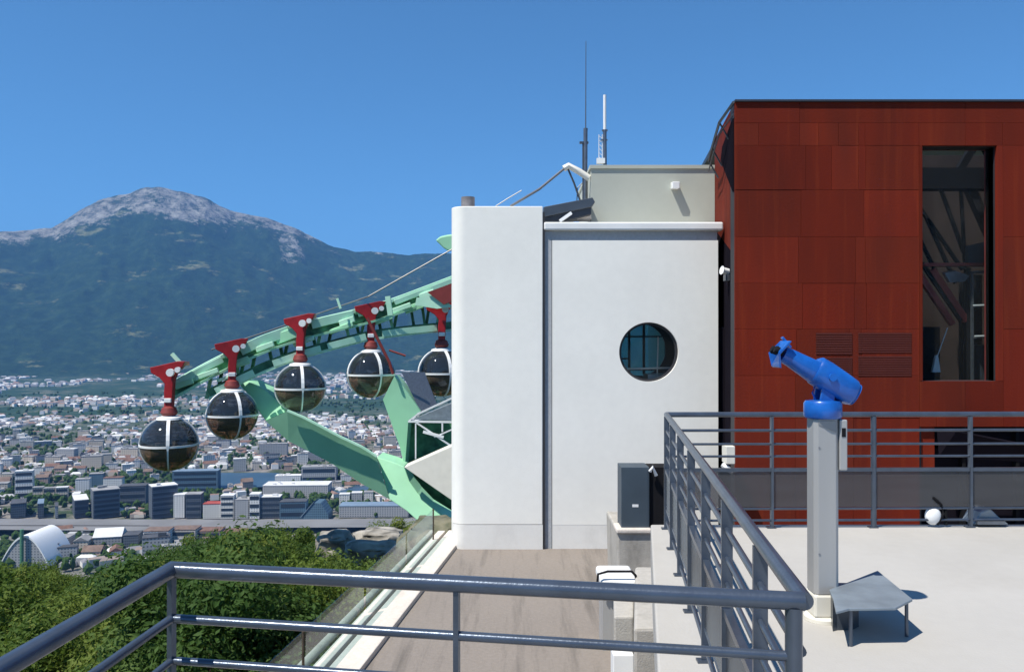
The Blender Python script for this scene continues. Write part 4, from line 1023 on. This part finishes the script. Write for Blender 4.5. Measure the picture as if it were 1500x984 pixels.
# step
st = thing('telescope_step', 'angular grey metal step plate beside the telescope post', 'step', (2.02,4.5,DZ))
SZ = DZ+.19
def on_floor(px, py, z): d = -z*F/(py-HY); return Vector((PX(px,d), d, z))
sp_ = [on_floor(a_, b_, SZ) for a_, b_ in ((1214,866),(1285,838),(1336,880),(1311,893),(1243,894),(1224,899),(1220,880))]
bm = BM(); prism(bm, sp_, (0,0,.014)); obj('plate', bm, M['stepmetal'], st, bevel=.003)
cen = sum(sp_, Vector())/7
bm = BM(); prism(bm, [Vector((TX+.02+(p.x-TX)*.35, TYY-.03+(p.y-TYY)*.35, DZ+.002)) for p in sp_], (0,0,SZ-DZ-.004)); obj('pedestal', bm, M['fascia'], st)
for p in (sp_[4],):
    bm = BM(); q = p+(cen-p)*.12; tube(bm, [Vector((q.x,q.y,DZ+.002)), Vector((q.x,q.y,SZ-.001))], .010, 8); obj('leg', bm, M['rail'], st)
bm = BM(); p = sp_[2]+(cen-sp_[2])*.12; tube(bm, [Vector((p.x,p.y,DZ+.002)), Vector((p.x,p.y,SZ-.001))], .010, 8); obj('leg', bm, M['rail'], st)
bm = BM(); prism(bm, [Vector((TX+.05,TYY-.09,SZ-.03)), Vector((TX+.22,TYY-.1,SZ-.03)), Vector((TX+.22,TYY-.1,SZ-.002)), Vector((TX+.05,TYY-.09,SZ-.002))], (0,.16,0)); obj('bracket', bm, M['steeldark'], st)

# things by the far railing
t = thing('white_bag', 'small rounded white bag with black straps standing behind the far railing', 'bag', P(1366,768,7.0))
bm = BM(); ball(bm, P(1366,755,7.0), .062, 1.1, .7, 1.25, 20, 12); obj('body', bm, M['white'], t, True)
bm = BM(); tube(bm, [P(1372,768,6.98),P(1381,752,6.98),P(1378,738,6.98),P(1366,728,6.98)], .012, 8); tube(bm, [P(1385,768,7.0),P(1384,742,7.0)], .016, 8); obj('strap', bm, M['black'], t)
t = thing('floor_box', 'low dark grey box lying behind the far railing at the right', 'box', P(1450,768,7.02))
bm = BM(); prism(bm, [P(1426,768,7.02),P(1478,768,7.02),P(1462,756,7.02),P(1450,744,7.02),P(1436,750,7.02)], (0,.2,0)); obj('body', bm, M['stepmetal'], t, bevel=.01)
bm = BM(); box(bm, PX(1430,7.0), PX(1470,7.0), 6.98, 7.01, PZ(767,7), PZ(762,7)); obj('rim', bm, M['railbar'], t)

# ================================================================== cabinet and concrete block by the walkway
CY = 11.0
t = thing('electrical_cabinet', 'dark blue-grey electrical cabinet on a concrete block in front of the white wall', 'cabinet', P(940,775,CY))
bm = BM(); box(bm, PX(910,CY), PX(951,CY), CY, CY+.4, PZ(775,CY), PZ(684,CY)); obj('body', bm, M['bluegrey'], t, bevel=.006)
bm = BM(); box(bm, PX(951.3,CY), PX(990,CY), CY+.05, CY+.4, PZ(775,CY), PZ(685,CY)); obj('side_bay', bm, M['black'], t)
bm = BM(); box(bm, PX(926,CY), PX(935,CY), CY-.006, CY-.001, PZ(742,CY), PZ(738,CY)); obj('label_plate', bm, M['white'], t)
bm = BM(); box(bm, PX(912,CY), PX(949,CY), CY-.004, CY-.0005, PZ(773,CY), PZ(686,CY)); obj('door', bm, M['bluegrey'], t, bevel=.002)
bm = BM(); tube(bm, [P(952,690,CY-.03),P(956,684,CY-.05),P(961,696,CY-.03)], .025, 8); o = obj('hanging_lamp', bm, M['white']); tag(o, 'small white fitting clipped on top of the dark cabinet', 'fitting')
bm = BM(); prism(bm, [P(903,775,CY-.05),P(956,777,CY-.05),(PX(957,CY),CY-.05,WZ-.1),(PX(905,CY),CY-.05,WZ-.1)], (0,1.2,0)); o = obj('concrete_block', bm, M['concrete'], bevel=.03); tag(o, 'stained concrete block under the dark cabinet', 'block')
bm = BM(); box(bm, PX(904,CY)-.02, PX(953,CY), CY-.09, CY+.3, PZ(779,CY), PZ(772,CY)); o = obj('coping_stone', bm, M['kerb'], bevel=.02); tag(o, 'cream coping stone between the cabinet and its concrete block', 'stone')
# low concrete wall leading to the camera
bm = BM(); prism(bm, [(PX(930,9.4),9.4,WZ-.1),(PX(958,9.4),9.4,WZ-.1),(PX(966,7.4),7.4,WZ-.1),(PX(928,7.4),7.4,WZ-.1)], (0,0,.95)); o = obj('low_wall', bm, M['concrete'], bevel=.03); tag(o, 'low stained concrete wall along the right side of the lower walkway', 'wall')
bm = BM(); prism(bm, [(PX(898,9.5),9.5,WZ-.1),(PX(929,9.5),9.5,WZ-.1),(PX(928,8.3),8.3,WZ-.1),(PX(899,8.3),8.3,WZ-.1)], (0,0,.75)); o = obj('plinth_block', bm, M['concrete'], bevel=.02); tag(o, 'mossy concrete plinth under the white lidded box', 'plinth')
t = thing('white_locker', 'low white lidded box with a dark rim on the walkway beside the concrete wall', 'box', P(902,850,9.3))
bm = BM(); box(bm, PX(876,9.3), PX(928,9.3), 9.0, 9.6, PZ(852,9.3), PZ(837,9.3)); obj('lid', bm, M['white'], t, bevel=.04, bev_seg=4)
bm = BM(); tube(bm, [P(875,852,9.0),P(876,840,9.0),P(890,836,9.0),P(925,836,9.0),P(931,842,9.0),P(932,855,9.0)], .014, 8); obj('rim', bm, M['black'], t)
bm = BM(); box(bm, PX(880,9.3), PX(899,9.3), 9.1, 9.5, WZ, PZ(852.3,9.3)); obj('leg', bm, M['steel'], t)
bm = BM(); box(bm, PX(896,7.9), PX(926,7.9), 7.8, 8.0, WZ, PZ(952,7.9)); o = obj('white_board', bm, M['white'], bevel=.01); tag(o, 'white board standing at the bottom of the picture in front of the concrete plinth', 'board')

# ================================================================== gondola station steelwork
gs = thing('station_steelwork', 'mint green curved rail, girders and column of the cable car station', 'steelwork', P(600,765,31))
def pd(px): return 30+ (px-248)/410*4.0      # distance of the rail above a pixel column
UP = [(246,566),(290,540),(335,517),(385,494),(430,478),(480,465),(520,456),(570,442),(615,425),(662,407),(720,385)]
LO = [(306,584),(350,561),(400,538),(440,524),(490,510),(540,497),(590,490),(662,483),(720,480)]
def path(tab, dy=0, dz=0): return [P(a_, b_, pd(a_)+dy)+Vector((0,0,dz)) for a_, b_ in tab]
def ribbon(bm, pts, w_, h_):
    """box-section beam through pts: w_ in depth, h_ upright"""
    rings = []
    for i, p in enumerate(pts):
        t_ = (pts[min(i+1, len(pts)-1)]-pts[max(i-1, 0)]).normalized(); s = Vector((0,0,1)).cross(t_).normalized(); u = t_.cross(s).normalized()
        rings.append([bm.verts.new(p+s*w_/2*a_+u*h_/2*b_) for a_, b_ in ((-1,-1),(1,-1),(1,1),(-1,1))])
    for a_, b_ in zip(rings, rings[1:]):
        for j in range(4): bm.faces.new((a_[j], a_[(j+1)%4], b_[(j+1)%4], b_[j]))
    bm.faces.new(rings[0]); bm.faces.new(rings[-1])
def dense(tab, n=4):
    out = []
    for i in range(len(tab)-1):
        for k in range(n): 
            u = k/n; out.append((tab[i][0]+(tab[i+1][0]-tab[i][0])*u, tab[i][1]+(tab[i+1][1]-tab[i][1])*u))
    return out+[tab[-1]]
def smooth_tab(tab):
    t_ = dense(tab)
    for _ in range(3): t_ = [t_[0]]+[((a_[0]+b_[0]+c_[0])/3, (a_[1]+b_[1]+c_[1])/3) for a_, b_, c_ in zip(t_, t_[1:], t_[2:])]+[t_[-1]]
    return t_
at_x_ = lerp
UPs, LOs = smooth_tab(UP), smooth_tab(LO)
bm = BM(); ribbon(bm, path(UPs, .7), .30, .17); obj('upper_rail', bm, M['mintpale'], gs, bevel=.02)
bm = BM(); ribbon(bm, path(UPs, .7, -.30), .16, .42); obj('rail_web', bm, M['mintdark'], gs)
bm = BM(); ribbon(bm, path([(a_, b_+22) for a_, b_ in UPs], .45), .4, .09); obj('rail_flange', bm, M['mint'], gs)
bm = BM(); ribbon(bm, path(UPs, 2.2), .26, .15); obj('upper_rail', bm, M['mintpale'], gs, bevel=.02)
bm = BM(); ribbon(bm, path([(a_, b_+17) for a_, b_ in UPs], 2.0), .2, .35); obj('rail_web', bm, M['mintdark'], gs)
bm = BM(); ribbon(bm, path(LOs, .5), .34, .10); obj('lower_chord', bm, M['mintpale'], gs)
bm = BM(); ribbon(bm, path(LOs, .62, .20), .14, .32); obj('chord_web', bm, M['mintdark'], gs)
bm = BM(); ribbon(bm, path(LOs, 2.2, .08), .26, .14); obj('lower_chord', bm, M['mint'], gs)
for xa, xb, h_ in ((352,424,.40),(456,518,.36),(256,326,.26),(578,664,.22),(524,560,.3)):
    sub = [(xa+(xb-xa)*k/8, at_x_(UP, xa+(xb-xa)*k/8)+2) for k in range(9)]
    bm = BM(); ribbon(bm, path(sub, .46, -.06), .08, h_); obj('guard_plate', bm, M['mintpale'], gs, bevel=.02)
for xa, xb in ((400,470),(480,536),(560,640),(316,372)):
    sub = [(xa+(xb-xa)*k/6, at_x_(LO, xa+(xb-xa)*k/6)-3) for k in range(7)]
    bm = BM(); ribbon(bm, path(sub, .28, .06), .05, .26); obj('catwalk_edge', bm, M['mintpale'], gs)
# cross members and clutter plates
rg = random.Random(4)
def at_x(tab, x): return lerp(tab, x)
for k, x in enumerate(range(312, 662, 16)):
    bm = BM(); x2 = x+rg.choice((-9, 8, 10)); d0 = pd(x)+.9
    a_ = P(x, at_x(UP, x)+8, d0); b_ = P(x2, at_x(LO, x2), d0); bar(bm, a_, b_, .11, .11, (0,1,0)); obj('brace', bm, M[rg.choice(('mintdark','mint','mintdark'))], gs)
for k, x in enumerate(range(258, 660, 24)):
    bm = BM(); bar(bm, P(x, at_x(UP, x)+3, pd(x)+.6), P(x+2, at_x(UP, x)+3, pd(x)+2.3), .14, .12); obj('cross_member', bm, M['mint'], gs)
for k, (x, dy_, ln, hh) in enumerate(((388,15,26,.22),(424,10,40,.42),(445,26,30,.16),(500,20,34,.2),(508,12,22,.25),(560,24,30,.2),(585,16,34,.22),(606,22,26,.3),(626,12,22,.34),(352,22,26,.3),(300,14,40,.2),(270,10,26,.22),(330,34,24,.12),(640,24,30,.3))):
    bm = BM(); y = at_x(UP, x)+dy_; y2 = at_x(UP, x+ln)+dy_; bar(bm, P(x-ln/2, y+ln*.18, pd(x)+.35), P(x+ln/2, y-ln*.18, pd(x)+.35), .12, hh); obj('guide_plate', bm, M[('mintpale','mint')[k%2]], gs, bevel=.03)
bm = BM(); bar(bm, P(252,518,30.4), P(268,536,30.4), .12, .12); obj('stub_post', bm, M['mintpale'], gs)
bm = BM(); bar(bm, P(494,437,32.5), P(499,452,32.5), .09, .09); obj('stub_post', bm, M['mintpale'], gs)
bm = BM(); bar(bm, P(568,434,32.5), P(572,462,32.5), .16, .2); obj('stub_post', bm, M['mintpale'], gs)
# curved girder: shapes tilt up (lit) or down (in shade)
def plate(bm, pts, thick, d0, y0, k):
    """flat sheet through pixel outline, tilted by k metres of depth per pixel of height"""
    prism(bm, [P(a_, b_, 1/(1/d0+(b_-y0)*k/d0**2)) for a_, b_ in pts], (0,thick,0))
bm = BM(); plate(bm, [(346,558),(366,560),(388,571),(407,586),(421,602),(389,616),(378,600),(362,576)], 1.6, 31.9, 590, .011); obj('girder_head', bm, M['mint'], gs, bevel=.03)
up_e = [(421,602),(445,612),(468,624),(498,640),(530,655),(552,669)]
lo_e = [(389,616),(423,646),(455,662),(487,679),(530,708),(571,731)]
bm = BM()
va = [bm.verts.new(P(a_, b_, 30.5)) for a_, b_ in up_e]; vb = [bm.verts.new(P(a_, b_, 30.85)) for a_, b_ in lo_e]
vc = [bm.verts.new(P(a_, b_, 33.2)) for a_, b_ in up_e]; vd = [bm.verts.new(P(a_, b_, 33.2)) for a_, b_ in lo_e]
for i in range(len(va)-1):
    bm.faces.new((va[i], va[i+1], vb[i+1], vb[i])); bm.faces.new((va[i], va[i+1], vc[i+1], vc[i])); bm.faces.new((vb[i], vb[i+1], vd[i+1], vd[i])); bm.faces.new((vc[i], vc[i+1], vd[i+1], vd[i]))
bm.faces.new((va[0], vb[0], vd[0], vc[0])); bm.faces.new((va[-1], vb[-1], vd[-1], vc[-1])); obj('girder', bm, M['mint'], gs)
bm = BM(); plate(bm, [(552,669),(575,676),(592,683),(600,705),(612,722),(630,741),(664,762),(664,774),(640,772),(616,766),(596,748),(571,731)], 1.4, 30.9, 715, .010); obj('girder_foot', bm, M['mint'], gs, bevel=.03)
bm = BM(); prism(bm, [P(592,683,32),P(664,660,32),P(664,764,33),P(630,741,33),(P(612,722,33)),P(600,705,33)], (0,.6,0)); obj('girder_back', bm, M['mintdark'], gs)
bm = BM(); ribbon(bm, [P(a_, b_-1, 30.35) for a_, b_ in up_e], .12, .07); obj('girder_lip', bm, M['mintpale'], gs)
bm = BM(); plate(bm, [(578,550),(588,562),(616,602),(598,618),(593,684),(586,655),(561,585)], 1.2, 32.2, 610, -.001); obj('column', bm, M['mint'], gs)
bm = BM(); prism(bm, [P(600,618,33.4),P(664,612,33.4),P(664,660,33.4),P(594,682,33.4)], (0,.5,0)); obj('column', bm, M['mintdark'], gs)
bm = BM(); prism(bm, [P(588,545,32.6),P(622,545,32.8),P(640,592,32.6),P(616,603,32.4)], (0,.12,0)); obj('side_sheet', bm, M['railbar'], gs)
bm = BM(); prism(bm, [P(592,684,30.3),P(664,652,29.6),P(664,734,29.6)], (0,.9,0)); obj('cream_beam', bm, M['cream'], gs, bevel=.02)
bm = BM()
for a_, b_, w_ in (((598,617),(664,618),.07),((609,618),(664,655),.06),((609,620),(609,672),.05),((598,617),(612,606),.05),((612,606),(664,582),.07),((620,632),(650,640),.1),((648,618),(648,632),.06),((636,640),(664,628),.05)):
    bar(bm, P(*a_, 31.4), P(*b_, 31.4), w_, w_, (0,1,0))
obj('platform_frame', bm, M['white'], gs)
bm = BM(); prism(bm, [P(605,614,31.8),P(664,590,31.8),P(664,616,31.8)], (0,1,0)); obj('platform_floor', bm, M['stepmetal'], gs)
bm = BM(); tube(bm, [P(538,466,31.9),P(556,502,31.9),P(571,532,31.9),P(576,548,31.9)], .06, 8); tube(bm, [P(570,513,31.9),P(594,521,31.9)], .04, 8); obj('arm', bm, M['redoxide'], gs)
bm = BM(); prism(bm, [P(626,428,33),P(664,414,33),P(664,440,33),P(650,446,33)], (0,.5,0)); obj('red_plate', bm, M['redoxide'], gs)
bm = BM(); prism(bm, [P(610,436,33.1),P(640,432,33.1),P(664,449,33.1),P(640,452,33.1),P(608,447,33.1)], (0,.3,0)); obj('hood', bm, M['mintpale'], gs)
# station sheave above
bm = BM(); prism(bm, [P(638,352,33),P(644,347,33),P(652,345,33),P(666,343,33),P(666,368,33),P(655,367,33),P(649,363,33)], (0,.6,.1)); o = obj('station_fairing', bm, M['mint'], bevel=.05); tag(o, 'small pale green fairing peeking out high on the left of the white tower', 'fairing')
t = thing('haul_cable', 'thin grey cable rising above the green rail to the tower', 'cable', P(658,370,33))
bm = BM(); tube(bm, [P(664,364,33),P(600,400,33),P(540,434,33),P(470,458,34),(P(390,486,35)),P(310,512,36)], .028, 6); obj('rope', bm, M['cable'], t)

# ------------------------------------------------------------ pods
def make_pod():
    """origin at the sphere centre, radius 1 m"""
    t = thing('gondola_pod', 'x', 'gondola', (0,0,0))
    bm = BM(); ball(bm, (0,0,0), 1.0, 1, 1, .98, 40, 24, zlo=.0-1e-4); obj('upper_shell', bm, M['podglass'], t, True)
    bm = BM(); ball(bm, (0,0,0), 1.0, 1, 1, .98, 40, 24, zhi=1e-4); obj('lower_shell', bm, M['podglasslow'], t, True)
    bm = BM(); lathe(bm, (0,0,-.05), [(.995,0),(1.03,0),(1.03,.075),(.995,.075)], 40)
    bm.faces.ensure_lookup_table(); bmesh.ops.delete(bm, geom=[bm.faces[-1], bm.faces[-2]], context='FACES_ONLY')
    obj('belt', bm, M['white'], t, True)
    for k in range(4):
        a = math.pi/2*k+.35; bm = BM(); pts = []
        for i in range(15):
            p = R(78)-R(150)*i/14; pts.append(Vector((math.cos(a)*math.cos(p), math.sin(a)*math.cos(p), math.sin(p)*.98))*1.015)
        s = Vector((-math.sin(a), math.cos(a), 0)); rings = []
        for i, p in enumerate(pts):
            wd = .058 if i < 8 else .028; n_ = p.normalized(); rings.append([bm.verts.new(q) for q in (p-s*wd-n_*.02, p+s*wd-n_*.02, p+s*wd+n_*.02, p-s*wd+n_*.02)])
        for r1_, r2_ in zip(rings, rings[1:]):
            for j in range(4): bm.faces.new((r1_[j], r1_[(j+1)%4], r2_[(j+1)%4], r2_[j]))
        bm.faces.new(rings[0]); bm.faces.new(rings[-1]); obj('rib', bm, M['white'], t)
    bm = BM(); box(bm, -.55, .62, -.38, .38, -.62, -.5); box(bm, -.5, .5, -.42, -.3, -.5, -.05); box(bm, -.5, .5, .3, .42, -.5, -.05); obj('seat', bm, M['black'], t, bevel=.03)
    bm = BM(); lathe(bm, (0,0,.90), [(.45,0),(.42,.08),(.2,.14),(.17,.2)], 24); obj('cap', bm, M['white'], t, True)
    bm = BM(); lathe(bm, (0,0,1.05), [(.24,0),(.3,.1),(.24,.28),(.14,.34)], 18); obj('collar', bm, M['redoxide'], t, True)
    h_ = obj('hanger', HB(), M['red'], t, bevel=.02)
    bm = BM(); box(bm, -.13, .13, -.17, -.10, 1.52, 1.68); obj('hanger_plate', bm, M['white'], t, bevel=.02)
    bm = BM(); lathe(bm, (.15,-.32,2.62), [(.14,0),(.14,.12)], 16, (0,1,0)); lathe(bm, (.42,-.32,2.72), [(.1,0),(.1,.12)], 16, (0,1,0)); obj('grip_wheel', bm, M['white'], t, True)
    return t
def HB():
    bm = BM()
    prism(bm, [(-.14,-.12,1.3),(.14,-.12,1.3),(.17,-.12,2.0),(.20,-.12,2.35),(.30,-.12,2.6),(.55,-.12,2.85),(.62,-.12,3.02),(.35,-.12,3.03),(-.3,-.12,2.88),(-.66,-.12,2.80),(-.62,-.12,2.6),(-.3,-.12,2.42),(-.12,-.12,2.2),(-.15,-.12,1.9)], (0,.26,0))
    prism(bm, [(-.5,.14,2.66),(.5,.14,2.86),(.5,.14,3.0),(-.5,.14,2.82)], (0,.5,0))
    return bm
pod = make_pod(); index_kids()
pods = [(248,650,30.0,1.0,1.0,'leftmost dark glass gondola pod at the low end of the green rail'),
        (340,607,31.0,.95,.93,'second gondola pod from the left, above the head of the green girder'),
        (440,568,32.0,.96,.85,'middle gondola pod of the five on the green rail'),
        (543,548,33.3,.98,.88,'fourth gondola pod from the left, next to the slanting red arm'),
        (647,546,34.0,1.0,.95,'rightmost gondola pod half hidden behind the white tower')]
for i, (px, py, d, s, hs, lab) in enumerate(pods):
    c = pod if i == 0 else copy_tree(pod)
    c.location = P(px, py, d); c.scale = (s,)*3; c.rotation_euler.z = (.15,.3,0,.25,.1)[i]; c['label'] = lab; c['group'] = 'gondola pods hanging from the green rail'
    if i == 0: c.rotation_euler.z = .0

# ================================================================== haze
def haze():
    bm = BM(); box(bm, -16000, 16000, -9000, 20800, -8200, 2300)
    m = bpy.data.materials.new('haze_air'); m.use_nodes = True; nt = m.node_tree; N = nt.nodes
    for n in list(N):
        if n.type != 'OUTPUT_MATERIAL': N.remove(n)
    out = [n for n in N if n.type == 'OUTPUT_MATERIAL'][0]; pv = N.new('ShaderNodeVolumePrincipled')
    pv.inputs['Color'].default_value = (.16,.42,1.0,1); pv.inputs['Density'].default_value = 5e-5; pv.inputs['Anisotropy'].default_value = .0
    nt.links.new(pv.outputs[0], out.inputs['Volume']); o = obj('haze', bm, m); o['kind'] = 'stuff'; tag(o, 'blue summer haze filling the valley air', 'haze')
haze()
for o in COL.objects:
    if o.parent and 'category' in o: del o['category']
